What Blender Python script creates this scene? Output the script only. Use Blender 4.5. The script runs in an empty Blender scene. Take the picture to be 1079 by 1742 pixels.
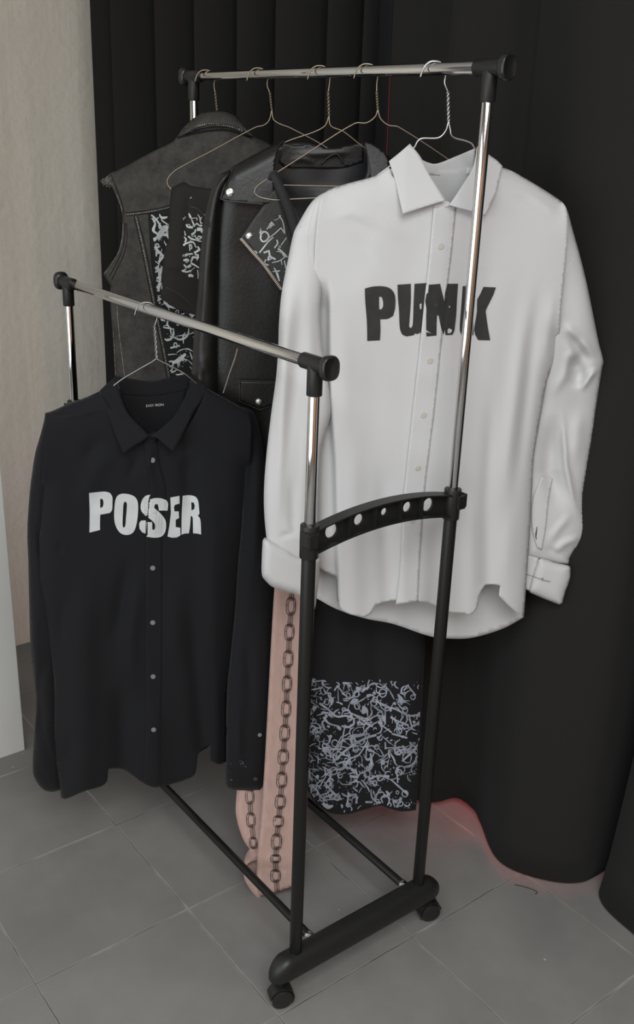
import bpy, bmesh, math, random
import numpy as np
from mathutils import Vector
from mathutils.geometry import delaunay_2d_cdt
SC = bpy.context.scene
COL = SC.collection
IW, IH = 1079, 1742
# ------------------------------------------------------------------ camera (solved from the rack's straight lines)
F = 1691.3
CAM = np.array([-0.91485, -1.18737, 1.60864])
ROT = np.array([[0.7952870945874055, 0.19381595694762577, -0.5744160617663814],
                [-0.60528787887553, 0.30674882441139617, -0.734528244799741],
                [0.03383815699893971, 0.9318479133177809, 0.3612678308073009]])
# rack sizes in metres: X from front post to back post, Y along the rails, Z up
RW, RL, HF, HB, HC = 0.3249, 0.90, 1.2708, 1.7035, 0.9995
from mathutils import Matrix
cd = bpy.data.cameras.new('camera'); co = bpy.data.objects.new('camera', cd); COL.objects.link(co)
M4 = Matrix.Identity(4)
for i in range(3):
    for j in range(3): M4[i][j] = ROT[i][j]
    M4[i][3] = CAM[i]
co.matrix_world = M4
cd.sensor_fit = 'VERTICAL'; cd.sensor_height = 36.0; cd.lens = F / IH * 36.0; cd.clip_start = 0.05
SC.camera = co
SC.view_settings.view_transform = 'Standard'; SC.view_settings.look = 'None'
SC.view_settings.gamma = 1.0; SC.view_settings.exposure = -0.27; SC.view_settings.use_curve_mapping = False

# ------------------------------------------------------------------ materials
def lin(c):
    return tuple(((v/255)/12.92 if v/255 <= .04045 else ((v/255+.055)/1.055)**2.4) for v in c)
def mat(name, col, rough=.8, metal=0., spec=.5, noise=0., nscale=30., bump=0., bscale=200., sheen=0., coat=0., col2=None, detail=4., stretch=None):
    m = bpy.data.materials.new(name); m.use_nodes = True
    nt = m.node_tree; b = nt.nodes['Principled BSDF']
    b.inputs['Roughness'].default_value = rough; b.inputs['Metallic'].default_value = metal
    b.inputs['Specular IOR Level'].default_value = spec
    if sheen: b.inputs['Sheen Weight'].default_value = sheen
    if coat: b.inputs['Coat Weight'].default_value = coat
    c = (*col, 1)
    tc = nt.nodes.new('ShaderNodeTexCoord'); src = tc.outputs['Object']
    if stretch:
        mp = nt.nodes.new('ShaderNodeMapping'); mp.inputs['Scale'].default_value = stretch
        nt.links.new(src, mp.inputs['Vector']); src = mp.outputs['Vector']
    if noise or col2:
        n = nt.nodes.new('ShaderNodeTexNoise'); n.inputs['Scale'].default_value = nscale; n.inputs['Detail'].default_value = detail
        nt.links.new(src, n.inputs['Vector'])
        r = nt.nodes.new('ShaderNodeValToRGB')
        c2 = col2 if col2 else tuple(min(1, v*(1+noise)) for v in col)
        c1 = col if col2 else tuple(v*(1-noise) for v in col)
        r.color_ramp.elements[0].position = .35; r.color_ramp.elements[1].position = .65
        r.color_ramp.elements[0].color = (*c1, 1); r.color_ramp.elements[1].color = (*c2, 1)
        nt.links.new(n.outputs['Fac'], r.inputs['Fac']); nt.links.new(r.outputs['Color'], b.inputs['Base Color'])
    else: b.inputs['Base Color'].default_value = c
    if bump:
        n2 = nt.nodes.new('ShaderNodeTexNoise'); n2.inputs['Scale'].default_value = bscale; n2.inputs['Detail'].default_value = 5
        nt.links.new(src, n2.inputs['Vector'])
        bp = nt.nodes.new('ShaderNodeBump'); bp.inputs['Strength'].default_value = bump; bp.inputs['Distance'].default_value = .002
        nt.links.new(n2.outputs['Fac'], bp.inputs['Height']); nt.links.new(bp.outputs['Normal'], b.inputs['Normal'])
    return m
M = {}
M['white'] = mat('white_cotton', (.575,.575,.57), .85, spec=.25, bump=.10, bscale=60, sheen=.05)
M['white_thread'] = mat('white_thread', (.70,.69,.67), .9)
M['pearl'] = mat('pearl_button', (.50,.47,.41), .45)
M['black_cotton'] = mat('black_cotton', (.0105,.0108,.0122), .85, spec=.16, bump=.15, bscale=50, sheen=.05)
M['black_thread'] = mat('black_thread', (.03,.03,.032), .8)
M['black_button'] = mat('black_button', (.05,.05,.055), .3)
M['button_rim'] = mat('button_rim', (.20,.20,.21), .35)
M['ink_black'] = mat('black_ink', (.024,.0235,.023), .75, noise=.15, nscale=40, bump=.2, bscale=120)
M['ink_white'] = mat('white_ink', (.54,.555,.555), .7, noise=.06, nscale=25)
M['ink_grey'] = mat('grey_ink', (.30,.325,.375), .7, noise=.25, nscale=35)
M['ink_cream'] = mat('cream_ink', (.50,.52,.50), .7, noise=.2, nscale=50)
M['ink_brown'] = mat('brown_ink', (.045,.028,.024), .8)
M['leather'] = mat('black_leather', (.0085,.0085,.0080), .40, spec=.5, bump=.25, bscale=140, noise=.2, nscale=12)
M['leather_trim'] = mat('leather_trim', (.030,.029,.027), .5, bump=.3, bscale=200)
M['lining'] = mat('black_lining', (.012,.0125,.014), .42, spec=.5, bump=.2, bscale=30)
M['denim'] = mat('washed_black_denim', (.026,.0245,.0225), .9, spec=.15, col2=(.098,.091,.082), nscale=26, detail=15, bump=.5, bscale=420)
M['denim_dark'] = mat('dark_denim_seam', (.010,.010,.010), .9, spec=.2)
M['denim_light'] = mat('worn_denim_edge', (.22,.205,.185), .9, spec=.2, noise=.5, nscale=160)
M['black_print'] = mat('black_print_ground', (.010,.010,.010), .8, spec=.3)
M['jersey'] = mat('black_jersey', (.0115,.0115,.0125), .85, spec=.25, bump=.12, bscale=70, sheen=.03)
M['webbing'] = mat('black_webbing', (.014,.014,.014), .8)
M['pink'] = mat('pink_linen', (.43,.295,.255), .9, spec=.2, noise=.05, nscale=90, bump=.35, bscale=350, stretch=(1,1,.25))
M['curtain'] = mat('black_curtain_cloth', (.0205,.0198,.0190), .95, spec=.08, sheen=.03, bump=.06, bscale=260)
M['curtain_edge'] = mat('dark_curtain_binding', (.011,.0115,.013), .9, spec=.15)
M['red_light_paint'] = mat('red_light_paint', (.25,.015,.02), .8)
M['chrome'] = mat('chrome', (.66,.66,.66), .07, 1.0)
M['wire'] = mat('galvanised_wire', (.62,.62,.60), .28, 1.0)
M['wire_grey'] = mat('grey_wire', (.40,.40,.39), .35, 1.0)
M['top_jersey'] = mat('faded_black_jersey', (.023,.0215,.0195), .9, spec=.2, bump=.12, bscale=70)
M['brass_wire'] = mat('bronze_wire', (.36,.30,.22), .42, 1.0)
M['stud'] = mat('silver_stud', (.78,.75,.70), .38, 1.0, bump=.9, bscale=220)
M['zip'] = mat('zip_teeth', (.85,.74,.62), .45, .6)
M['zip_tape'] = mat('zip_tape', (.05,.020,.018), .8)
M['plastic'] = mat('black_plastic', (.014,.014,.0135), .40, spec=.38, bump=.10, bscale=500)
M['plastic_gloss'] = mat('glossy_black_plastic', (.014,.014,.014), .28, spec=.5)
M['tube_black'] = mat('black_painted_tube', (.0105,.0105,.010), .36, spec=.3)
M['board'] = mat('white_painted_board', (.66,.66,.62), .55, noise=.02, nscale=4)
M['board_edge'] = mat('board_edge', (.60,.60,.56), .6)
M['ceil'] = mat('white_ceiling_paint', (.75,.74,.72), .9)
M['roomwall'] = mat('grey_wall_paint', (.36,.35,.33), .9)
M['wood'] = mat('brown_timber', (.47,.255,.14), .55, noise=.3, nscale=6, stretch=(8,8,.6))
M['door_paint'] = mat('dark_brown_door', (.20,.10,.055), .5)
M['dark_wood'] = mat('dark_wood_trim', (.06,.035,.022), .5)
M['frame'] = mat('white_window_frame', (.75,.75,.73), .5)
M['sack'] = mat('black_lint', (.01,.01,.01), .9)

for n_ in M['denim'].node_tree.nodes:
    if n_.type == 'TEX_NOISE' and n_.inputs['Scale'].default_value < 100: n_.inputs['Roughness'].default_value = .80
for n_ in M['denim'].node_tree.nodes:
    if n_.type == 'VALTORGB': n_.color_ramp.elements[0].position = .28; n_.color_ramp.elements[1].position = .74
def plaster():
    m = mat('rough_cream_plaster', (.56,.535,.455), .85, spec=.25)
    nt = m.node_tree; b = nt.nodes['Principled BSDF']; L = nt.links.new
    tc = nt.nodes.new('ShaderNodeTexCoord')
    def noise(scale, detail, st):
        mp = nt.nodes.new('ShaderNodeMapping'); mp.inputs['Scale'].default_value = st
        L(tc.outputs['Object'], mp.inputs['Vector'])
        n = nt.nodes.new('ShaderNodeTexNoise'); n.inputs['Scale'].default_value = scale; n.inputs['Detail'].default_value = detail
        L(mp.outputs['Vector'], n.inputs['Vector']); return n
    a = noise(45, 4, (1,1,1)); c = noise(9, 4, (1.6,1,.12)); d = noise(14, 5, (1,1,1))
    add = nt.nodes.new('ShaderNodeMath'); add.operation = 'MULTIPLY_ADD'; add.inputs[1].default_value = 1.7
    L(c.outputs['Fac'], add.inputs[0]); L(a.outputs['Fac'], add.inputs[2])
    add2 = nt.nodes.new('ShaderNodeMath'); add2.operation = 'ADD'; L(add.outputs[0], add2.inputs[0]); L(d.outputs['Fac'], add2.inputs[1])
    bp = nt.nodes.new('ShaderNodeBump'); bp.inputs['Strength'].default_value = .42; bp.inputs['Distance'].default_value = .005
    L(add2.outputs[0], bp.inputs['Height']); L(bp.outputs['Normal'], b.inputs['Normal'])
    r = nt.nodes.new('ShaderNodeValToRGB'); r.color_ramp.elements[0].position = .3; r.color_ramp.elements[1].position = .7
    r.color_ramp.elements[0].color = (.80,.755,.655,1); r.color_ramp.elements[1].color = (.85,.81,.715,1)
    L(c.outputs['Fac'], r.inputs['Fac']); L(r.outputs['Color'], b.inputs['Base Color'])
    return m
def floor_mat():
    m = mat('grey_painted_tiles', (.2,.19,.18), .55, spec=.35)
    nt = m.node_tree; b = nt.nodes['Principled BSDF']; L = nt.links.new; N = nt.nodes.new
    tc = N('ShaderNodeTexCoord'); sep = N('ShaderNodeSeparateXYZ')
    wob = N('ShaderNodeTexNoise'); wob.inputs['Scale'].default_value = 22; wob.inputs['Detail'].default_value = 3
    L(tc.outputs['Object'], wob.inputs['Vector'])
    mx = N('ShaderNodeVectorMath'); mx.operation = 'MULTIPLY_ADD'
    mx.inputs[1].default_value = (.006,.006,0); L(wob.outputs['Color'], mx.inputs[0]); L(tc.outputs['Object'], mx.inputs[2])
    L(mx.outputs[0], sep.inputs[0])
    def M2(op, a, bb=None, c=None):
        n = N('ShaderNodeMath'); n.operation = op
        for i, v in enumerate((a, bb, c)):
            if v is None: continue
            if isinstance(v, (int, float)): n.inputs[i].default_value = v
            else: L(v, n.inputs[i])
        return n.outputs[0]
    def line(sock, off, per):
        s = M2('DIVIDE', M2('SUBTRACT', sock, off), per)
        fr = M2('FRACT', M2('ADD', s, .5))
        return M2('MULTIPLY', M2('ABSOLUTE', M2('SUBTRACT', fr, .5)), per)
    lx = line(sep.outputs['X'], -.0545, .3485); ly = line(sep.outputs['Y'], -.0245, .3445)
    dmin = M2('MINIMUM', lx, ly)
    # broken seam: strength varies along the joint
    br = N('ShaderNodeTexNoise'); br.inputs['Scale'].default_value = 7; br.inputs['Detail'].default_value = 4
    L(tc.outputs['Object'], br.inputs['Vector'])
    mr = N('ShaderNodeMapRange'); mr.inputs['From Min'].default_value = .36; mr.inputs['From Max'].default_value = .62
    L(br.outputs['Fac'], mr.inputs['Value'])
    seam = N('ShaderNodeMapRange'); seam.inputs['From Min'].default_value = .0006; seam.inputs['From Max'].default_value = .0016
    seam.inputs['To Min'].default_value = 1; seam.inputs['To Max'].default_value = 0; L(dmin, seam.inputs['Value'])
    seamk = M2('MULTIPLY', M2('MULTIPLY', seam.outputs[0], mr.outputs[0]), .75)
    st = N('ShaderNodeTexNoise'); st.inputs['Scale'].default_value = 3.2; st.inputs['Detail'].default_value = 6; st.inputs['Roughness'].default_value = .6
    L(tc.outputs['Object'], st.inputs['Vector'])
    r = N('ShaderNodeValToRGB'); r.color_ramp.elements[0].position = .34; r.color_ramp.elements[1].position = .68
    r.color_ramp.elements[0].color = (.176,.171,.164,1); r.color_ramp.elements[1].color = (.238,.226,.210,1)
    L(st.outputs['Fac'], r.inputs['Fac'])
    # light joints on one side, dark broken cracks inside
    mixl = N('ShaderNodeMix'); mixl.data_type = 'RGBA'
    edge = N('ShaderNodeMapRange'); edge.inputs['From Min'].default_value = .0016; edge.inputs['From Max'].default_value = .0042
    edge.inputs['To Min'].default_value = .42; edge.inputs['To Max'].default_value = 0; L(dmin, edge.inputs['Value'])
    L(M2('MULTIPLY', edge.outputs[0], M2('SUBTRACT', 1.15, mr.outputs[0])), mixl.inputs['Factor']); L(r.outputs['Color'], mixl.inputs['A']); mixl.inputs['B'].default_value = (.42,.40,.36,1)
    mixd = N('ShaderNodeMix'); mixd.data_type = 'RGBA'
    L(seamk, mixd.inputs['Factor']); L(mixl.outputs['Result'], mixd.inputs['A']); mixd.inputs['B'].default_value = (.055,.052,.048,1)
    # pale paint specks
    vo = N('ShaderNodeTexVoronoi'); vo.inputs['Scale'].default_value = 9; vo.inputs['Randomness'].default_value = 1
    L(tc.outputs['Object'], vo.inputs['Vector'])
    sp = N('ShaderNodeMapRange'); sp.inputs['From Min'].default_value = .016; sp.inputs['From Max'].default_value = .028
    sp.inputs['To Min'].default_value = .75; sp.inputs['To Max'].default_value = 0; L(vo.outputs['Distance'], sp.inputs['Value'])
    mixs = N('ShaderNodeMix'); mixs.data_type = 'RGBA'
    L(sp.outputs[0], mixs.inputs['Factor']); L(mixd.outputs['Result'], mixs.inputs['A']); mixs.inputs['B'].default_value = (.5,.49,.46,1)
    L(mixs.outputs['Result'], b.inputs['Base Color'])
    # relief: uneven paint, sunken joints
    rl = N('ShaderNodeTexNoise'); rl.inputs['Scale'].default_value = 11; rl.inputs['Detail'].default_value = 3
    L(tc.outputs['Object'], rl.inputs['Vector'])
    hgt = M2('SUBTRACT', M2('MULTIPLY', rl.outputs['Fac'], .8), seam.outputs[0])
    bp = N('ShaderNodeBump'); bp.inputs['Strength'].default_value = .35; bp.inputs['Distance'].default_value = .004
    L(hgt, bp.inputs['Height']); L(bp.outputs['Normal'], b.inputs['Normal'])
    return m

# ------------------------------------------------------------------ object helpers
def link(o, parent=None):
    COL.objects.link(o)
    if parent is not None:   # parts are modelled in world metres; an Empty root carries the thing's base point
        o.parent = parent
        o.matrix_parent_inverse = Matrix.Translation(parent.location).inverted() if parent.type == 'EMPTY' else Matrix.Identity(4)
    return o
def mesh(name, verts, faces, m, parent=None, smooth=True, solid=0., offset=0.):
    me = bpy.data.meshes.new(name)
    me.from_pydata([tuple(map(float, v)) for v in verts], [], [tuple(f) for f in faces]); me.update()
    me.materials.append(M[m] if isinstance(m, str) else m)
    if smooth: me.shade_smooth()
    o = bpy.data.objects.new(name, me); link(o, parent)
    if solid:
        md = o.modifiers.new('thickness', 'SOLIDIFY'); md.thickness = solid; md.offset = offset
    return o
def thing(name, label, cat, loc=(0,0,0), group=None):
    o = bpy.data.objects.new(name, None); COL.objects.link(o); o.location = loc
    o.empty_display_size = .05
    o['label'] = label; o['category'] = cat
    if group: o['group'] = group
    return o
def tag(o, label, cat, group=None):
    o['label'] = label; o['category'] = cat
    if group: o['group'] = group
    return o
def struct(o):
    o['kind'] = 'structure'; return o
def box_vf(x0, x1, y0, y1, z0, z1):
    v = [(x,y,z) for x in (x0,x1) for y in (y0,y1) for z in (z0,z1)]
    f = [(0,1,3,2),(4,6,7,5),(0,4,5,1),(2,3,7,6),(0,2,6,4),(1,5,7,3)]
    return v, f
class MB:
    def __init__(s): s.v = []; s.f = []
    def add(s, v, f):
        n = len(s.v); s.v += [tuple(p) for p in v]; s.f += [tuple(i+n for i in q) for q in f]; return s
    def box(s, *a): return s.add(*box_vf(*a))
    def build(s, name, m, parent=None, smooth=True, **k): return mesh(name, s.v, s.f, m, parent, smooth, **k)
def bevel(o, w=.003, seg=3):
    md = o.modifiers.new('bevel', 'BEVEL'); md.width = w; md.segments = seg; md.limit_method = 'ANGLE'; md.angle_limit = math.radians(40)
    return o
def tube_vf(pts, r, seg=14, caps=True, closed=False):
    P = [np.array(p, float) for p in pts]; n = len(P)
    rr = r if hasattr(r, '__len__') else [r]*n
    T = []
    for i in range(n):
        a = P[(i-1) % n] if closed else P[max(i-1,0)]; b = P[(i+1) % n] if closed else P[min(i+1,n-1)]
        t = b-a; T.append(t/(np.linalg.norm(t)+1e-12))
    up = np.array([0,0,1.]) if abs(T[0][2]) < .9 else np.array([1.,0,0])
    x = np.cross(T[0], up); x /= np.linalg.norm(x)
    V = []; Fc = []
    for i in range(n):
        x = x - T[i]*(x@T[i]); x /= np.linalg.norm(x); y = np.cross(T[i], x)
        for k in range(seg):
            a = 2*math.pi*k/seg; V.append(P[i] + rr[i]*(math.cos(a)*x + math.sin(a)*y))
    for i in range(n if closed else n-1):
        j = (i+1) % n
        for k in range(seg):
            l = (k+1) % seg; Fc.append((i*seg+k, i*seg+l, j*seg+l, j*seg+k))
    if caps and not closed:
        Fc.append(tuple(range(seg-1,-1,-1))); Fc.append(tuple((n-1)*seg+k for k in range(seg)))
    return V, Fc
def cyl_pts(p0, p1, r, bv=.001):
    p0 = np.array(p0, float); p1 = np.array(p1, float); d = (p1-p0)/np.linalg.norm(p1-p0); bv = min(bv, np.linalg.norm(p1-p0)*.4)
    ps = [p0, p0+d*bv*.3, p0+d*bv, p1-d*bv, p1-d*bv*.3, p1]; rs = [r-bv, r-bv*.3, r, r, r-bv*.3, r-bv]
    return ps, rs
def cyl(name, p0, p1, r, m, parent=None, seg=28, bv=.001):
    ps, rs = cyl_pts(p0, p1, r, bv)
    o = mesh(name, *tube_vf(ps, rs, seg), m, parent); sharp(o); return o
def sharp(o, ang=40):
    me = o.data; bm = bmesh.new(); bm.from_mesh(me)
    for e in bm.edges:
        if len(e.link_faces) == 2 and e.calc_face_angle(0) > math.radians(ang): e.smooth = False
    bm.to_mesh(me); bm.free()
def catmull(pts, step, closed=False, corner=50.):
    """smooth polyline through the points; turns sharper than `corner` degrees stay corners"""
    P = [np.array(p, float) for p in pts]; n = len(P)
    cor = [False]*n
    for i in range(n):
        if not closed and i in (0, n-1): cor[i] = True; continue
        a = P[i]-P[i-1]; b = P[(i+1) % n]-P[i]
        c = a@b/(np.linalg.norm(a)*np.linalg.norm(b)+1e-12)
        if math.degrees(math.acos(max(-1,min(1,c)))) > corner: cor[i] = True
    out = []
    for i in range(n if closed else n-1):
        p1 = P[i]; p2 = P[(i+1) % n]
        p0 = P[(i-1) % n] if (closed or i > 0) and not cor[i] else p1-(p2-p1)
        p3 = P[(i+2) % n] if (closed or i < n-2) and not cor[(i+1) % n] else p2+(p2-p1)
        L = np.linalg.norm(p2-p1); k = max(1, int(math.ceil(L/step)))
        d1 = np.linalg.norm(p1-p0)+1e-9; d3 = np.linalg.norm(p3-p2)+1e-9
        m1 = (p2-p0)/(d1+L)*L; m2 = (p3-p1)/(d3+L)*L
        for j in range(k):
            t = j/k
            out.append((2*t**3-3*t**2+1)*p1+(t**3-2*t**2+t)*m1+(-2*t**3+3*t**2)*p2+(t**3-t**2)*m2)
    if not closed: out.append(P[-1])
    return np.array(out)
def inside(pts, poly):
    x, y = pts[:,0], pts[:,1]; r = np.zeros(len(pts), bool); n = len(poly)
    for i in range(n):
        x1, y1 = poly[i]; x2, y2 = poly[(i+1) % n]
        if y1 == y2: continue
        c = ((y1 > y) != (y2 > y)) & (x < (x2-x1)*(y-y1)/(y2-y1)+x1); r ^= c
    return r
def segdist(pts, poly, closed=False):
    d = np.full(len(pts), 1e9); n = len(poly)
    for i in range(n if closed else n-1):
        a = np.array(poly[i], float); b = np.array(poly[(i+1) % n], float); ab = b-a; L2 = ab@ab+1e-12
        t = np.clip(((pts-a)@ab)/L2, 0, 1); d = np.minimum(d, np.linalg.norm(pts-(a+t[:,None]*ab), axis=1))
    return d
def segpar(pts, poly):
    d = np.full(len(pts), 1e9); s = np.zeros(len(pts)); P = [np.array(p, float) for p in poly]
    L = [np.linalg.norm(b-a) for a, b in zip(P, P[1:])]; tot = sum(L); acc = 0.
    for a, b, l in zip(P, P[1:], L):
        ab = b-a; t = np.clip(((pts-a)@ab)/(l*l+1e-12), 0, 1); q = np.linalg.norm(pts-(a+t[:,None]*ab), axis=1)
        k = q < d; d = np.where(k, q, d); s = np.where(k, (acc+t*l)/tot, s); acc += l
    return d, s
class Plane:
    """upright hanging plane through a rail point; yaw turns it; d moves towards the viewer's side"""
    def __init__(s, P0, yaw):
        a = math.radians(yaw); s.P0 = np.array(P0, float); s.u = np.array([math.cos(a), math.sin(a), 0]); s.n = np.array([math.sin(a), -math.cos(a), 0])
    def at(s, xy, d=0.):
        xy = np.atleast_2d(np.array(xy, float)); d = np.broadcast_to(np.asarray(d, float), (len(xy),))
        q = np.stack([(xy[:,0]-IW/2)/F, -(xy[:,1]-IH/2)/F, -np.ones(len(xy))], 1) @ ROT.T
        t = ((s.P0-CAM)@s.n + d)/(q@s.n)
        return CAM + q*t[:,None]
def prof(x):
    x = np.clip(x, 0, 1); return np.sqrt(1-(1-x)**2)
def sstep(x):
    x = np.clip(x, 0, 1); return x*x*(3-2*x)
def relief(base=0., grad=None, edges=(), ridges=(), steps=(), noise=None, gain=1.):
    """depth function over the garment: edges roll away, ridges are soft folds, steps are overlapping folds"""
    rnd = random.Random(noise[2]) if noise else None
    waves = [(rnd.uniform(-1,1), rnd.uniform(-.35,.35), rnd.uniform(0,6.3), rnd.uniform(.4,1)) for _ in range(7)] if noise else []
    def f(xy):
        xy = np.atleast_2d(np.array(xy, float)); d = np.full(len(xy), float(base))
        if grad: d += grad[0]+(xy[:,1]-grad[1])*grad[2]
        for poly, r, h in edges: d -= h*(1-prof(segdist(xy, poly)/r))
        for rg in ridges:
            pl, w, amp = rg[:3]; end = rg[3] if len(rg) > 3 else .40
            dist, s = segpar(xy, pl)
            d += gain*amp*np.exp(-(dist/w)**2)*sstep(s/.40)*(sstep((1-s)/end) if end else 1.)
        for pl, w, amp, sgn in steps:
            pl = np.array(pl, float); ys = pl[:,1]; xs = np.interp(xy[:,1], ys, pl[:,0])
            fade = sstep((xy[:,1]-ys[0])/60.)
            d += amp*fade*(sstep((sgn*(xy[:,0]-xs)+w/2)/w)-1)
        if noise:
            amp, sc, _ = noise
            for kx, ky, ph, a in waves: d += amp*a*np.sin((kx*xy[:,0]+ky*xy[:,1])/sc*6.283+ph)/2
        return d
    return f
def tri(outline, step, holes=(), smooth=True, corner=50., jitter=True):
    O = catmull(outline, step, True, corner) if smooth else densify(outline, step)
    Hs = [catmull(h, step, True, corner) if smooth else densify(h, step) for h in holes]
    x0, y0 = O.min(0); x1, y1 = O.max(0); P = []; r = 0; y = y0+step*.5
    while y < y1:
        x = x0+step*(.5 if r % 2 else 0.)
        while x < x1: P.append((x, y)); x += step
        y += step*.866; r += 1
    P = np.array(P) if P else np.zeros((0,2))
    if len(P):
        k = inside(P, O) & (segdist(P, O, True) > step*.55)
        for h in Hs: k &= ~inside(P, h) & (segdist(P, h, True) > step*.55)
        P = P[k]
    loops = [O]+Hs; V = []; E = []
    for L in loops:
        n0 = len(V); V += [tuple(p) for p in L]; E += [(n0+i, n0+(i+1) % len(L)) for i in range(len(L))]
    nb = len(V); V += [tuple(p) for p in P]
    vo, eo, fo, ov, oe, of = delaunay_2d_cdt([Vector(v) for v in V], E, [], 1, 1e-6)
    vo = np.array([(v.x, v.y) for v in vo]); fo = [tuple(f) for f in fo]
    c = np.array([vo[list(f)].mean(0) for f in fo]); k = inside(c, O)
    for h in Hs: k &= ~inside(c, h)
    fo = [f for f, kk in zip(fo, k) if kk]
    cnt = {}
    for f in fo:
        for a, b in zip(f, f[1:]+f[:1]): cnt[frozenset((a,b))] = cnt.get(frozenset((a,b)), 0)+1
    bd = {i for e, n in cnt.items() if n == 1 for i in e}
    return vo, fo, bd, O
def densify(poly, step):
    out = []; n = len(poly)
    for i in range(n):
        a = np.array(poly[i], float); b = np.array(poly[(i+1) % n], float); k = max(1, int(math.ceil(np.linalg.norm(b-a)/step)))
        for j in range(k): out.append(a+(b-a)*j/k)
    return np.array(out)
def orient(v3, f, n):
    a, b, c = v3[f[0]], v3[f[1]], v3[f[2]]
    return f if np.cross(b-a, c-a)@n > 0 else f[::-1]
def facing(v3, faces):
    return [orient(v3, f, CAM-v3[f[0]]) for f in faces]
def sheet(name, outline, pl, d, m, parent=None, step=5., holes=(), smooth=True, solid=.0012, corner=50.):
    v, f, bd, O = tri(outline, step, holes, smooth, corner)
    dd = d(v) if callable(d) else d
    v3 = pl.at(v, dd)
    o = mesh(name, v3, facing(v3, f), m, parent, True, solid, 0.); return o
def puff(name, outline, pl, m, parent=None, base=0., hf=.03, hb=.03, r=30., fold=None, step=5., holes=(), smooth=True, corner=50., pw=1.):
    """a filled-out closed piece of clothing (sleeve, leg): front and back swell away from the outline"""
    v, f, bd, O = tri(outline, step, holes, smooth, corner)
    e = segdist(v, O, True); p = prof(e/r)**pw
    b = base(v) if callable(base) else np.full(len(v), base)
    df = b+hf*p+(fold(v)*np.minimum(1, e/8.) if fold else 0); db = b-hb*p
    Fp = pl.at(v, df); n = len(v)
    mp = {}; Bp = []
    xy2 = v
    for i in range(n):
        if i in bd and e[i] < .01: mp[i] = i
        else: mp[i] = n+len(Bp); Bp.append(i)
    # the back half stays inside the front half's silhouette as seen square-on to the cloth
    B3 = pl.at(v, b)
    B3 = B3 - pl.n[None,:]*(hb*p)[:,None]
    V = list(Fp)+[B3[i] for i in Bp]
    ff = facing(Fp, f); fb = [tuple(mp[i] for i in q[::-1]) for q in ff]
    hset = [q for q in fb]
    if holes: # do not close the back under a front opening: back keeps its own full sheet
        v2, f2, bd2, O2 = tri(outline, step, (), smooth, corner)
        e2 = segdist(v2, O2, True); b2 = base(v2) if callable(base) else np.full(len(v2), base)
        B2 = pl.at(v2, b2)-pl.n[None,:]*(hb*prof(e2/r)**pw)[:,None]
        f2 = [q[::-1] for q in facing(B2, f2)]
        V = list(Fp)+list(B2); hset = [tuple(i+n for i in q) for q in f2]
    return mesh(name, V, ff+hset, m, parent, True)
def ribbon_vf(path, w, taper=True):
    """flat stroke in picture units: returns 2-D verts and quads"""
    P = np.array(path, float); n = len(P); V = []; Fc = []
    for i in range(n):
        t = P[min(i+1,n-1)]-P[max(i-1,0)]; t = t/(np.linalg.norm(t)+1e-9); nn = np.array([-t[1], t[0]])
        ww = (w[i] if hasattr(w, '__len__') else w)/2
        V += [P[i]+nn*ww, P[i]-nn*ww]
    for i in range(n-1): Fc.append((2*i, 2*i+1, 2*i+3, 2*i+2))
    return V, Fc
class Ink:
    def __init__(s): s.v = []; s.f = []
    def add(s, v, f):
        n = len(s.v); s.v += [tuple(p) for p in v]; s.f += [tuple(i+n for i in q) for q in f]
    def stroke(s, path, w, step=3., smooth=True):
        P = catmull(path, step, False, 70) if smooth else np.array(path, float)
        if hasattr(w, '__len__'): w = np.interp(np.linspace(0,1,len(P)), np.linspace(0,1,len(w)), w)
        s.add(*ribbon_vf(P, w))
    def loop(s, path, w, step=2.):
        P = catmull(path, step, True, 80); P = np.vstack([P, P[:1]]); s.add(*ribbon_vf(P, w))
    def poly(s, pts, step=4., holes=(), smooth=False, corner=50.):
        v, f, bd, O = tri(pts, step, holes, smooth, corner); s.add(v, f)
    def clip(s, poly):
        v = np.array(s.v); k = inside(v, np.array(poly, float)); s.f = [q for q in s.f if all(k[i] for i in q)]
    def build(s, name, pl, d, m, parent, lift=.0016, clip=None, solid=0.):
        if clip is not None: s.clip(clip)
        v = np.array(s.v); used = sorted({i for q in s.f for i in q}); mp = {i: k for k, i in enumerate(used)}
        v = v[used]; v3 = pl.at(v, d(v)+lift)
        return mesh(name, v3, facing(v3, [tuple(mp[i] for i in q) for q in s.f]), m, parent, True, solid, 1.)
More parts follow.
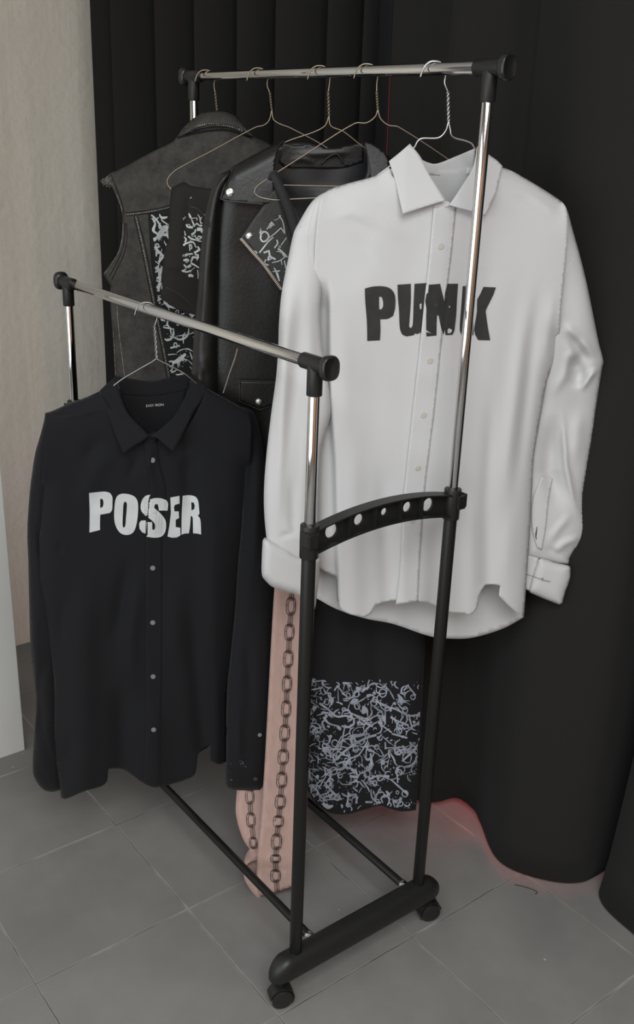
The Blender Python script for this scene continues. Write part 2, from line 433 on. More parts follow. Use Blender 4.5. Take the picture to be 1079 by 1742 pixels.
def scribble(ink, box, n, seed, wmax=3.2, size=26):
    """hand-drawn abstract ink marks: bent strokes, rings, blots, straight dashes, specks"""
    rd = random.Random(seed); x0, y0, x1, y1 = box
    for i in range(n):
        x, y = rd.uniform(x0, x1), rd.uniform(y0, y1); k = rd.random(); a = rd.uniform(0, 6.283); s = size*rd.uniform(.35, 1.25)
        if k < .36:
            p = [(x, y)]; c = rd.uniform(-1.1, 1.1)
            for j in range(rd.randint(3, 5)):
                a += c+rd.uniform(-.5, .5); x += math.cos(a)*s/3; y += math.sin(a)*s/3; p.append((x, y))
            w = wmax*rd.uniform(.4, 1)
            ink.stroke(p, [w*.4, w, w*rd.uniform(.5,1.2), w*.8, w*.3], 2.5)
        elif k < .58:
            L = s*rd.uniform(.5, 1.5); w = wmax*rd.uniform(.2, .5)
            ink.stroke([(x, y), (x+math.cos(a)*L*.5+rd.uniform(-1,1), y+math.sin(a)*L*.5), (x+math.cos(a)*L, y+math.sin(a)*L)], [w, w*1.3, w*.5], 3)
        elif k < .69:
            rx, ry = s*.17, s*rd.uniform(.14, .26)
            ink.loop([(x+rx*math.cos(t), y+ry*math.sin(t)) for t in np.linspace(0, 6.283, 8)[:-1]], wmax*rd.uniform(.3,.65))
        elif k < .82:
            rr = s*.2; ph = [rd.uniform(.35, 1.1) for _ in range(8)]
            ink.poly([(x+rr*ph[j]*math.cos(j*.785), y+rr*ph[j]*math.sin(j*.785)*1.2) for j in range(8)], 3, smooth=True)
        else:
            for j in range(3):
                xx, yy = x+rd.uniform(-8,8), y+rd.uniform(-8,8); q = rd.uniform(.6,1.5)
                ink.poly([(xx-q,yy),(xx,yy-q*.8),(xx+q,yy+.2),(xx,yy+q)], 3)
def disc(name, c, n, r, h, m, parent, seg=20, dome=0.):
    """button or stud: short lathe along n"""
    c = np.array(c, float); n = np.array(n, float)/np.linalg.norm(n)
    if dome: ps = [c+n*h*t for t in (0,.35,.65,.85,.97,1.)]; rs = [r, r*.95, r*.8, r*.55, r*.25, .0002]
    else: ps = [c, c+n*h*.6, c+n*h, c+n*h*.98, c+n*h*.7, c+n*h*.7]; rs = [r, r, r*.88, r*.70, r*.6, .0002]
    o = mesh(name, *tube_vf(ps, rs, seg), m, parent)
    if not dome: sharp(o, 28)
    return o

# ================================================================== the room
XL, XR, YB, YF, ZC = -2.7, 1.25, 1.65, -3.9, 2.9
def slab(name, *a, m='roomwall'):
    v, f = box_vf(*a); return struct(mesh(name, v, f, m, None, False))
slab('floor', XL-.1, XR+.1, YF-.1, YB+.1, -.08, 0, m=floor_mat())
slab('ceiling', XL-.1, XR+.1, YF-.1, YB+.1, ZC, ZC+.08, m='ceil')
slab('wall_back', XL-.1, XR+.1, YB, YB+.1, 0, ZC, m=plaster())
slab('wall_right', XR, XR+.1, YF, YB, 0, ZC)
slab('wall_front', XL-.1, XR+.1, YF-.1, YF, 0, ZC, m='wood')
def wall_with_windows(name, x, y0, y1, wins):
    mb = MB(); ys = [y0]
    for a, b, z0, z1 in wins:
        mb.box(x-.12, x, ys[-1], a, 0, ZC); mb.box(x-.12, x, a, b, 0, z0); mb.box(x-.12, x, a, b, z1, ZC); ys.append(b)
    mb.box(x-.12, x, ys[-1], y1, 0, ZC)
    return struct(mb.build(name, 'roomwall', None, False))
WINS = [(-2.5, 1.0, .35, 2.6)]
wall_with_windows('wall_left', XL, YF, YB, WINS)
for i, (a, b, z0, z1) in enumerate(WINS):
    root = struct(thing('window_%d' % (i+1), 'x', 'window', (XL-.06, (a+b)/2, z0)))
    del root['label'], root['category']
    mb = MB(); x0, x1 = XL-.085, XL-.045
    mb.box(x0, x1, a, a+.05, z0, z1).box(x0, x1, b-.05, b, z0, z1).box(x0, x1, a, b, z0, z0+.05).box(x0, x1, a, b, z1-.05, z1)
    for q in (.333, .667): mb.box(x0, x1, a+(b-a)*q-.03, a+(b-a)*q+.03, z0, z1)
    struct(mb.build('window_frame', 'frame', root, False))
# brown wooden door in the wall behind the photographer (the rack's chrome mirrors it)
dr = struct(thing('door_1', 'x', 'door', (.6, YF, 0))); del dr['label'], dr['category']
mb = MB().box(.12, 1.05, YF+.001, YF+.045, 0, 2.05)
struct(bevel(mb.build('door_leaf', 'door_paint', dr, False)))
mb = MB().box(.03, .115, YF+.001, YF+.03, 0, 2.13).box(1.055, 1.14, YF+.001, YF+.03, 0, 2.13).box(.115, 1.055, YF+.001, YF+.03, 2.055, 2.13)
struct(mb.build('door_frame', 'dark_wood', dr, False))
struct(cyl('door_handle', (.2, YF+.05, 1.02), (.32, YF+.05, 1.02), .01, 'chrome', dr))

# white partition board, front left
v, f = box_vf(-.48, -.118, 1.083, 1.113, 0.0, 2.05)
o = bevel(mesh('partition_board', v, f, 'board', None, False), .002, 2)
tag(o, 'tall white painted board standing on the floor at the left edge', 'board')

# ------------------------------------------------------------------ curtains
def curtain(name, label, bot, top, z0, z1, m, nseg=420, nz=40, group=None, hem=None, ease=1.0):
    root = thing(name, label, 'curtain', (bot[len(bot)//2][0], bot[len(bot)//2][1], 0), group)
    def resample(pts):
        P = catmull(pts, .004, False, 179); L = np.concatenate([[0], np.cumsum(np.linalg.norm(np.diff(P, axis=0), axis=1))])
        # parametrise by key index so that the folds of top and bottom stay paired
        keys = [np.argmin(np.linalg.norm(P-np.array(p), axis=1)) for p in pts]
        out = []
        for t in np.linspace(0, len(pts)-1, nseg):
            i = min(int(t), len(pts)-2); fr = t-i; l = L[keys[i]]*(1-fr)+L[keys[i+1]]*fr
            out.append((np.interp(l, L, P[:,0]), np.interp(l, L, P[:,1])))
        return np.array(out)
    B = resample(bot); T = resample(top); V = []; Fc = []
    for k in range(nz+1):
        w = k/nz; z = z0+(z1-z0)*w
        e = w**ease
        for i in range(nseg):
            p = B[i]*(1-e)+T[i]*e; zz = z
            if hem is not None: zz = z+hem(i/(nseg-1))*(1-w)**6
            V.append((p[0], p[1], zz))
    for k in range(nz):
        for i in range(nseg-1): Fc.append((k*nseg+i, k*nseg+i+1, (k+1)*nseg+i+1, (k+1)*nseg+i))
    c = mesh('curtain_panel', V, Fc, m, root, True, .0025, 0.)
    return root, B, T
# back curtain: pleats traced along its rail
Acur, Bcur = np.array([.37, 1.50]), np.array([.86, .80])
def on_line(px, z_row=0):
    n2 = np.array([Bcur[1]-Acur[1], -(Bcur[0]-Acur[0])]); n2 = n2/np.linalg.norm(n2)
    q = np.array([(px-IW/2)/F, -(z_row-IH/2)/F, -1.]) @ ROT.T
    t = ((Acur-CAM[:2])@n2)/(q[:2]@n2); return (CAM+q*t)[:2]
nb = np.array([-(Acur-Bcur)[1], (Acur-Bcur)[0]]); nb /= np.linalg.norm(nb)
if nb@(CAM[:2]-Acur) < 0: nb = -nb
edges_px = [155, 196, 271, 338, 411, 476, 565, 626, 690, 760]
plan = []
for i, (a, b) in enumerate(zip(edges_px[:-1], edges_px[1:])):
    A0, B0 = on_line(a), on_line(b); w = np.linalg.norm(B0-A0)
    amp = .075 if i else .02
    for t, d in ((0.0, .25), (.015, .8), (.05, 1.0), (.25, .95), (.5, .74), (.75, .36), (.95, 0.0)):
        plan.append(tuple(A0+(B0-A0)*t+nb*amp*(d-.5)))
curtain('curtain', 'black pleated curtain hanging behind the back rail beside the plaster wall', plan, plan, .012, 2.86, 'curtain', 520, 24, 'black curtains')
Mtop = [(.735,.79), (.728,.745), (.735,.70), (.775,.63), (.765,.53), (.695,.475), (.700,.43), (.745,.37), (.785,.325), (.722,.272), (.695,.235), (.668,.14), (.675,.02), (.72,-.07), (1.05,-.09)]
Mbot = [(.735,.70), (.715,.66), (.70,.62), (.68,.52), (.61,.42), (.585,.345), (.592,.290), (.635,.250), (.680,.228), (.692,.185), (.682,.152), (.618,.02), (.662,-.085), (.74,-.138), (1.05,-.12)]
r_, B_, T_ = curtain('curtain', 'wide black curtain with a rounded belly fold reaching the floor behind the white shirt', Mbot, Mtop, .012, 2.86, 'curtain', 420, 40, 'black curtains', hem=lambda t: (.016+.004*math.sin(t*37))*(1-float(sstep((t-.60)/.16)))-.006*float(sstep((t-.60)/.16)))
# dark binding down the meeting edge; red strip painted as light showing through it
def strip_on(name, m, px0, px1, t0, t1, root, lift):
    V = []; Fc = []; n = 60
    i0, i1 = 0, 26
    for k in range(n+1):
        w = t0+(t1-t0)*k/n; z = .012+(2.86-.012)*w
        for j in range(7):
            s = px0+(px1-px0)*j/6; i = s*(len(B_)-1); a = int(i); fr = i-a
            b = B_[a]*(1-fr)+B_[a+1]*fr; t = T_[a]*(1-fr)+T_[a+1]*fr; p = b*(1-w)+t*w
            V.append((p[0]-lift*.78, p[1]-lift*.62, z))
    for k in range(n):
        for j in range(6): Fc.append((k*7+j, k*7+j+1, (k+1)*7+j+1, (k+1)*7+j))
    return mesh(name, V, Fc, m, root, True, .001, 0)
strip_on('edge_binding', 'curtain_edge', .0, .105, .02, 1., r_, .003)
strip_on('red_light_strip', 'red_light_paint', .106, .1085, .50, .60, r_, .004)
Rbot = [(.95,-.185), (.80,-.166), (.735,-.176), (.702,-.215), (.688,-.30), (.675,-.42), (.70,-.55), (.76,-.66), (.74,-.80), (.70,-.95)]
Rtop = [(1.0,-.19), (.89,-.185), (.82,-.24), (.80,-.29), (.785,-.36), (.775,-.46), (.79,-.58), (.83,-.68), (.82,-.82), (.80,-.98)]
curtain('curtain', 'black curtain edge nearest the viewer at the lower right corner', Rbot, Rtop, .006, 2.86, 'curtain', 260, 30, 'black curtains', ease=.7)

# ================================================================== the garment rack
rack = thing('clothes_rack', 'black and chrome two-rail clothes rack on casters holding all the garments', 'clothes rack', (RW/2, RL/2, 0))
ZB = .1245
for x, h in ((0, HF), (RW, HB)):
    for y in (0, RL):
        lo = cyl('lower_post', (x, y, ZB-.03), (x, y, HC-.005), .0122, 'tube_black', rack)
        cyl('chrome_post', (x, y, HC-.06), (x, y, h-.03), .0092, 'chrome', rack)['label'] = 'shiny chrome upper post'
    cyl('hanging_rail', (x, -.008, h), (x, RL+.008, h), .0097, 'chrome', rack, 36)['label'] = 'horizontal chrome hanging rail'
    for y, s in ((0, -1), (RL, 1)):
        mb = MB()
        ps, rs = cyl_pts((x, y-s*.030, h), (x, y+s*.030, h), .0128, .0015); mb.add(*tube_vf(ps, rs, 28))
        ps, rs = cyl_pts((x, y, h-.050), (x, y, h), .0125, .0012); mb.add(*tube_vf(ps, rs, 28))
        c = mb.build('tee_connector', 'plastic', rack); sharp(c)
        # oval end cap
        out = [(math.copysign(abs(math.cos(t))**.75, math.cos(t))*.0165, math.copysign(abs(math.sin(t))**.75, math.sin(t))*.0195) for t in np.linspace(0, 6.283, 41)[:-1]]
        V = []; Fc = []; prof_ = [(.026, .80), (.029, .95), (.033, 1.), (.038, 1.), (.041, .93), (.042, .84), (.0412, .80), (.0412, .0)]
        for dy, sc in prof_: V += [(x+a*sc, y+s*dy, h+b*sc) for a, b in out]
        n = len(out)
        for i in range(len(prof_)-1):
            for k in range(n): Fc.append((i*n+k, i*n+(k+1) % n, (i+1)*n+(k+1) % n, (i+1)*n+k))
        Fc.append(tuple(range(n-1, -1, -1)))
        e = mesh('end_cap', V, Fc, 'plastic_gloss', c)
for x in (.0535, .3056):
    cyl('base_tube', (x, .015, .095), (x, RL-.015, .095), .0088, 'tube_black', rack)
    for y in (.024, RL-.024): cyl('tube_ferrule', (x, y-.006, .095), (x, y+.006, .095), .0105, 'chrome', rack)
# curved cross brace with five holes, both ends of the rack
def brace(y, s):
    N = 48; xs = np.linspace(.008, RW-.008, N); arch = lambda x: .020*(1-((x-RW/2)/(RW/2))**2)
    zt = HC+.000; hh = .040
    top = [(x, zt-.006+arch(x)) for x in xs]; bot = [(x, zt-.006-hh+arch(x)) for x in xs[::-1]]
    holes = []
    for t, r in ((.145, .0128), (.325, .0100), (.500, .0068), (.665, .0095), (.82, .0125)):
        cx = t*RW; cz = zt-.006-hh/2+arch(cx); holes.append([(cx+r*math.cos(a), cz+r*math.sin(a)) for a in np.linspace(0, 6.283, 25)[:-1]])
    v, f, bd, O = tri(top+bot, .006, holes, smooth=False)
    mb = MB(); yy = y-s*.004
    mb.add([(a, yy, b) for a, b in v], [orient([np.array((a, yy, b)) for a, b in v], q, np.array([0, s*1., 0])) for q in f])
    web = mb.build('brace', 'plastic', rack, False); md = web.modifiers.new('t', 'SOLIDIFY'); md.thickness = .004; md.offset = 0
    fl = MB()
    for edge, th in ((0, .0028), (-hh, .0028)):
        V = []; Fc = []
        for x in xs:
            z = zt-.006+arch(x)+edge
            V += [(x, y-s*.012, z-th/2), (x, y+s*.0115, z-th/2), (x, y+s*.0115, z+th/2), (x, y-s*.012, z+th/2)]
        for i in range(N-1):
            for k in range(4): Fc.append((4*i+k, 4*i+(k+1) % 4, 4*i+4+(k+1) % 4, 4*i+4+k))
        Fc += [(3,2,1,0), tuple(4*(N-1)+k for k in range(4))]
        fl.add(V, Fc)
    for t in (.24, .41, .59, .745):
        x = t*RW; z = zt-.006+arch(x); fl.box(x-.0013, x+.0013, y-s*.010, y+s*.0105, z-hh, z)
    o = fl.build('brace_flange', 'plastic', web, False); sharp(o)
    bm = bmesh.new(); bm.from_mesh(o.data); bmesh.ops.recalc_face_normals(bm, faces=bm.faces); bm.to_mesh(o.data); bm.free()
    for x, sx in ((0, -1), (RW, 1)):
        mb = MB()
        ps, rs = cyl_pts((x, y, HC-.052), (x, y, HC+.006), .0158, .0012); mb.add(*tube_vf(ps, rs, 28))
        c = mb.build('clamp_collar', 'plastic', rack); sharp(c)
        cl = MB().box(x+sx*.006-.010, x+sx*.006+.010, y+s*.010, y+s*.0205, HC-.030, HC-.004)
        cl.box(x+sx*.016-.002, x+sx*.016+.004, y-s*.004, y+s*.019, HC-.028, HC-.002)
        bevel(cl.build('clamp_clip', 'plastic', c, False), .002, 3)
brace(0, -1); brace(RL, 1)
# moulded base feet with grips and casters
def foot(y, s):
    x0, x1 = -.060, RW+.060; N = 70; V = []; Fc = []; K = 28
    for i in range(N+1):
        t = i/N; x = x0+(x1-x0)*(.5-.5*math.cos(math.pi*t))
        e = min(x-x0, x1-x); q = max(0., 1-e/.040); k = math.sqrt(max(1e-5, 1-q*q))
        hz = .0285*k; wy = .0245*k; cz = .083-.012*q*q
        for j in range(K):
            a = 2*math.pi*j/K; ca, sa = math.cos(a), math.sin(a)
            yy = math.copysign(abs(ca)**.8, ca)*wy; zz = math.copysign(abs(sa)**(.9 if sa > 0 else .62), sa)*hz*(1.0 if sa > 0 else .95)
            V.append((x, y+yy, cz+zz))
    for i in range(N):
        for j in range(K): Fc.append((i*K+j, i*K+(j+1) % K, (i+1)*K+(j+1) % K, (i+1)*K+j))
    Fc += [tuple(range(K-1, -1, -1)), tuple(N*K+j for j in range(K))]
    b = mesh('base_foot', V, Fc, 'plastic', rack)
    bm = bmesh.new(); bm.from_mesh(b.data); bmesh.ops.recalc_face_normals(bm, faces=bm.faces); bm.to_mesh(b.data); bm.free()
    for a0, a1 in ((.030, .115), (.165, .290)):
        x = a0; g = MB()
        while x < a1:
            pts = [(x, y+math.cos(a)*.0245, .083+math.sin(a)*.0285) for a in np.linspace(.55, 2.59, 14)]
            g.add(*tube_vf(pts, .0008, 6)); x += .0052
        g.build('grip_ribs', 'plastic', b)['kind'] = 'stuff'
    pts = [(x, y+s*(.0262-.010*((x-RW/2)/.2)**2*0), .083+.018*math.sin((x+.02)/(RW+.04)*math.pi)-.012) for x in np.linspace(-.02, RW+.02, 30)]
    for x in (-.036, RW+.036):
        sgn = -1 if x < 0 else 1
        ax = np.array([-.33, -.94, 0.]) if s < 0 else np.array([.2, .98, 0.])
        ax /= np.linalg.norm(ax); c = np.array([x, y+s*.004, .0215]); fw = np.array([ax[1], -ax[0], 0])
        cas = cyl('caster', c+np.array([0, 0, .02]), c+np.array([0, 0, .046]), .008, 'tube_black', rack)
        w = MB()
        for q in (-1, 1):
            a = c+ax*q*.0165; bq = c+ax*q*.004
            P = [a, a-ax*q*.0008, a-ax*q*.002, bq]; R = [.0165, .0195, .0212, .0212]
            w.add(*tube_vf(P, R, 36))
        wo = w.build('wheel', 'plastic_gloss', cas); sharp(wo)
        bm = bmesh.new(); bm.from_mesh(wo.data); bmesh.ops.recalc_face_normals(bm, faces=bm.faces); bm.to_mesh(wo.data); bm.free()
        # hood: half shell over the wheels
        V = []; Fc = []; n = 20
        for q in (-.0125, .0125):
            for k in range(n+1):
                t = math.radians(-35)+math.radians(205)*k/n
                for r in (.0228, .0252): V.append(c+ax*q+(-fw*math.cos(t)*sgn*-1+np.array([0,0,1])*math.sin(t))*r)
        m2 = 2*(n+1)
        for k in range(n):
            a = 2*k
            Fc += [(a+1, a+3, m2+a+3, m2+a+1), (a, m2+a, m2+a+2, a+2), (a, a+2, a+3, a+1), (m2+a, m2+a+1, m2+a+3, m2+a+2)]
        Fc += [(0, 1, m2+1, m2), (2*n, m2+2*n, m2+2*n+1, 2*n+1)]
        h = mesh('caster_hood', V, Fc, 'plastic', cas, False)
        bm = bmesh.new(); bm.from_mesh(h.data); bmesh.ops.recalc_face_normals(bm, faces=bm.faces); bm.to_mesh(h.data); bm.free()
foot(0, -1); foot(RL, 1)

# ================================================================== hanging planes
PW = Plane((RW, .125, HB), -30)     # white shirt
PD = Plane((RW, .299, HB), -35)     # dress
PJ = Plane((RW, .437, HB), -32)     # leather jacket
PT = Plane((RW, .644, HB), -35)     # black top
PV = Plane((RW, .849, HB), -38)     # denim vest
PB = Plane((0, .537, HF), -28)      # black shirt

def hanger(pl, label, neck, left, right, m, r=.00135, hide=0.):
    """wire hanger: hook over the rail, twisted stem, shoulders and bottom bar in picture rows"""
    root = thing('wire_hanger', label, 'hanger', tuple(pl.P0), 'wire hangers on the rack')
    L = lambda t, z: pl.P0+pl.u*t+np.array([0, 0, z])
    nk = pl.at([neck])[0]; tn = (nk-pl.P0)@pl.u; zn = nk[2]-pl.P0[2]
    rr = .0097+r+.0004
    hook = [L(-.0235, -.013), L(-.021, -.004), L(-.0165, .005), L(-.009, rr*.93), L(-.001, rr+.0005), L(.008, rr*.92), L(.0155, .003), L(.019, -.008), L(.0185, -.020), L(tn*.85, -.034)]
    hp = catmull(hook, .0025)
    o = mesh('hook', *tube_vf(hp, r, 8), m, root)
    a = L(tn*.85, -.034); b = nk; mb = MB()
    for ph in (0, math.pi):
        P = []
        for k in range(43):
            t = k/42; c = a+(b-a)*t; an = ph+t*6.283*3.2; w = r*1.05*min(1, (1-t)*9+.55)
            P.append(c+pl.u*math.cos(an)*w+pl.n*math.sin(an)*w)
        mb.add(*tube_vf(P, r*.92, 7))
    mb.build('twist', m, root)
    # the arms dip back into the garment once they pass under its collar
    lp = [pl.at([p], -hide if i >= len(left)-3 else 0.)[0] for i, p in enumerate(left)]; rp = [pl.at([p], -hide if i >= len(right)-3 else 0.)[0] for i, p in enumerate(right)]
    loop = [nk]+lp+rp[::-1]
    pts = catmull(loop+[nk], .004, False, 75)
    mesh('shoulder_wire', *tube_vf(pts, r, 8), m, root)
    return root
H5 = hanger(PW, 'pale wire hanger inside the white shirt collar', (763.5, 206), [(759,222),(747,234),(718,235.5),(711,240),(704,252),(572,350),(563,362),(575,370)], [(766,217),(770,232),(794,240),(803,244),(809,253),(918,340),(926,352),(914,358)], 'wire', .0016, .022)
H4 = hanger(PD, 'bronze wire hanger with a rounded end holding the black dress strap', (643, 186), [(639,198),(624,209),(604,210),(520,262.5),(448,309),(436,319),(433.5,328),(443,335.5),(475,340)], [(648,202),(661,213),(678,216),(764,272),(800,300),(806,312),(790,318)], 'brass_wire')
H3 = hanger(PJ, 'bronze wire hanger inside the black leather jacket', (560, 197), [(554,213),(537,223.5),(481,244),(392,296),(384,306),(396,312)], [(563,214),(584,223.5),(620,251),(700,302),(706,312),(695,318)], 'brass_wire')
H2 = hanger(PT, 'bronze wire hanger with a rounded end above the printed black top', (462.7, 187), [(458,205),(449,213),(435,216.5),(360,257),(300,289),(287,302),(284.7,310),(288,318),(298,324)], [(467,205),(496,218.5),(551,248),(612,290),(622,304),(610,316)], 'brass_wire')
H1 = hanger(PV, 'bronze wire hanger at the far end inside the denim vest', (369.5, 190), [(365,200),(352,208),(340,212),(240,288),(228,298),(238,305)], [(373,200),(385,207),(398,214),(490,284),(498,294),(488,300)], 'brass_wire')
H6 = hanger(PB, 'grey wire hanger inside the black shirt on the front rail', (266.5, 610), [(258,616),(235,629),(200.5,650.5),(125,716),(116,736),(126,752)], [(273,614),(297,626),(322,641.5),(392,708),(406,726),(394,744)], 'wire_grey', .0014, .020)

# ================================================================== white shirt
def sc(pts, k, ox, oy): return [(x/k+ox, y/k+oy) for x, y in pts]
ws = thing('dress_shirt', 'white long-sleeved shirt with black letters PUNK across the chest on the back rail', 'shirt', tuple(PW.P0))
w_left_edge = [(528,500),(531,560),(536,700),(537,1000)]
w_right_edge = [(954,342),(964,356),(966,400),(960,470),(955,520),(951,576),(944,612),(930,650),(918,716),(908,780),(905,832),(900,924),(893,1050)]
w_top_l, w_top_r = [(662,277),(640,298),(590,312),(557,324)], [(850,282),(897,305),(928,324),(954,342)]
d_wf = relief(.041, gain=.55, edges=[(w_left_edge, 34, .030), (w_right_edge[5:], 46, .032), (w_top_l, 60, .030), (w_top_r, 60, .030)],
  ridges=[([(700,330),(640,420),(610,560)], 26, .004), ([(575,338),(640,372),(705,420)], 9, .0045), ([(560,372),(600,362),(650,392)], 7, .004), ([(590,395),(620,420),(640,470)], 12, -.003),
          ([(925,455),(908,570),(890,720),(872,880)], 11, -.014), ([(903,470),(884,600),(866,760),(850,900)], 13, .011), ([(944,480),(934,560),(924,640)], 8, .006),
          ([(870,400),(842,560),(828,700)], 24, .005), ([(840,640),(828,850),(830,990)], 12, -.011, 0), ([(800,820),(803,1046)], 15, .012, 0), ([(868,860),(858,1010)], 14, .005),
          ([(600,700),(602,1046)], 19, .011, 0), ([(650,780),(662,1023)], 15, -.013, 0), ([(690,880),(686,1026)], 10, .004, 0), ([(628,560),(640,800)], 24, -.004), ([(583,480),(590,800)], 14, .004),
          ([(735,560),(728,640)], 40, -.002), ([(775,420),(800,560),(790,760)], 22, -.003), ([(730,380),(690,480),(670,600)], 22, -.003), ([(745,870),(738,1026)], 18, -.008, 0),
          ([(890,330),(930,352),(958,372)], 7, .0035), ([(862,330),(900,342),(935,360)], 6, -.003)],
  steps=[([(559,470),(561,674),(569,778),(571,865),(575,1024)], 9, .026, 1)], noise=(.0022, 150, 4))
def d_white(xy): return d_wf(xy)-.018
front = [(668,300),(662,284),(640,299),(590,313),(557,325),(546,340),(541,365),(536,420),(534,520),(536,700),(537,880),(538,964),(544.6,967.5),(573,981.6),(574.6,1022),(583,1038),(600,1046),(622,1048.5),(633,1041.5),(638,1031),(661,1023),(675,1021.5),(703,1022),(731,1026),(738,1029),(766.5,1041.5),(785,1044),(802,1046),(812,1033),(817.6,1008),(826,995),(838,994),(851,996),(849,1013),(872,1036),(891.5,1049.6)]+w_right_edge[::-1][1:]+[(880,296),(856,286),(845,290),(800,340),(762,350),(755,349),(720,335),(690,318)]
sheet('front_panel', front, PW, d_white, 'white', ws, 4.2, solid=.0011)
back = [(690,280),(735,288),(790,286),(835,276),(880,310),(930,420),(925,620),(908,800),(900,930),(891.5,1050),(854.6,1069.7),(802,1085),(763,1086),(731,1082),(668,1061),(622,1052),(573,1036),(537.6,1017),(540,900),(550,700),(560,480),(580,340),(640,300)]
d_wb = relief(-.040, ridges=[([(690,900),(680,1060)], 20, .006), ([(800,930),(805,1080)], 22, .008), ([(590,900),(592,1040)], 16, .006)], noise=(.002, 110, 8))
sheet('back_panel', back, PW, d_wb, 'white', ws, 7., solid=.0011)
# collar band and inside of the neck
band = [(699,249),(716,270),(735.6,278.5),(747,277.5),(773.5,267),(809,252),(806,290),(796,296.5),(765,299),(733,297.5),(705,292)]
bnd = sheet('collar_band', band, PW, relief(-.040, edges=[]), 'white', ws, 4)
t_ = sheet('size_label', [(794,285),(806,284),(806,296),(793,297)], PW, lambda v: np.full(len(v), -.037), 'white_thread', bnd, 4, smooth=False)
leafL = [(697.4,244.8),(716,268),(729,294.5),(744,318),(758.5,341),(722,352),(685.6,363.8),(679,336),(672,306),(662,274.5),(680,260)]
dL = lambda v: -.002+(v[:,1]-245)*.00041-.00018*np.maximum(0, 690-v[:,0])
sheet('collar_leaf', leafL, PW, dL, 'white', ws, 4, solid=.0022, corner=30)
leafR = [(812,249),(804.6,285.6),(785,318),(764.6,349),(782,354),(800,358.5),(826,366),(836,346),(844,328),(850,304),(855,283),(845,273),(835,266)]
dR = lambda v: -.002+(v[:,1]-249)*.00040-.00016*np.maximum(0, v[:,0]-820)
sheet('collar_leaf', leafR, PW, dR, 'white', ws, 4, solid=.0022, corner=30)
sheet('collar_stand', [(757,341),(765,344),(768,350),(755,355),(738,354),(740,347)], PW, lambda v: d_white(v)+.0035, 'white', ws, 3, smooth=False)
# placket and buttons
pk = [(738,354),(776,349),(772,397),(765,460),(760,500),(751,586),(740,693),(738,711),(724,826),(716,930),(711,1023),(673.5,1028.5),(681,967),(686.5,848),(692,796),(701,711),(709,638),(716,575),(725.5,482),(729,452.5)]
PKY = [354,397,452,586,711,826,930,1023]; PKL = [738,734,729,717.5,701,689,683,674]; PKR = [776,772,765,751,738,724,716,711]
def lap(v, Y, Lx, Rx, hi, lo):
    v = np.atleast_2d(v); a = np.interp(v[:,1], Y, Lx); b = np.interp(v[:,1], Y, Rx); s = np.clip((v[:,0]-a)/(b-a), 0, 1)
    return hi+(lo-hi)*s
placket_d = lambda v: d_white(v)+lap(v, PKY, PKL, PKR, .0052, .0008)+.0012*np.sin(v[:,1]/11.)*np.exp(-((v[:,1]-470)/700)**2)*.4
pko = sheet('placket', pk, PW, placket_d, 'white', ws, 4, solid=.0016)
st = Ink(); st.stroke([(x-4.5, y) for x, y in [(772,397),(763,480),(751,586),(740,693),(724,826),(715,930),(711,1018)]], .7); st.build('stitching', PW, placket_d, 'white_thread', pko, .0012)
for i, (x, y) in enumerate([(749.5,419),(742,519),(731.3,614),(720.6,706),(710.8,796),(701,886)]):
    c = PW.at([(x, y)], placket_d(np.array([[x, y]])))[0]
    b = disc('button', c, PW.n, .0054, .0026, 'ink_black' if i == 1 else 'pearl', ws)
    if i == 1: b['label'] = 'button inked black inside the letter N'
def white_text_d(v):
    v = np.atleast_2d(v); k = inside(v, np.array(pk, float)); return np.where(k, placket_d(v), d_white(v))
ink = Ink(); S = lambda p: sc(p, 4.316, 610, 470)
ink.poly(S([(47,90),(110,75),(190,75),(240,95),(268,140),(270,230),(255,290),(215,312),(160,315),(162,400),(158,470),(65,475),(62,330),(50,180)]), 3, [S([(152,150),(170,150),(180,180),(180,225),(165,245),(152,240)])], True, 40)
ink.poly(S([(287,62),(385,55),(385,180),(378,290),(372,370),(385,382),(398,360),(405,200),(412,55),(500,50),(485,150),(475,260),(462,410),(430,425),(418,418),(405,432),(390,435),(350,440),(320,425),(305,385),(298,250),(290,150)]), 3, [S([(448,205),(465,196),(463,240),(452,242)])], True, 40)
ink.poly(S([(518,62),(600,55),(615,120),(632,185),(637,120),(645,90),(655,55),(732,55),(725,150),(718,290),(705,400),(690,430),(640,432),(634,392),(625,430),(605,370),(590,290),(578,285),(575,350),(573,435),(500,442),(498,410),(540,420),(498,395),(498,300),(500,240),(490,180),(500,130),(512,120)]), 2.4, [S([(655,390),(668,380),(690,395),(680,415),(655,420)]), S([(664,215),(674,218),(672,232),(664,230)])])
ink.poly(S([(766,72),(845,76),(850,170),(845,300),(845,430),(760,440),(745,400),(745,350),(757,200)]), 3)
ink.poly(S([(918,78),(1010,82),(990,140),(940,240),(935,260),(950,370),(968,470),(880,468),(858,430),(850,390),(870,260),(872,170),(895,130)]), 3)
o = ink.build('lettering', PW, white_text_d, 'ink_black', ws, .0019); o['label'] = 'black painted letters PUNK'
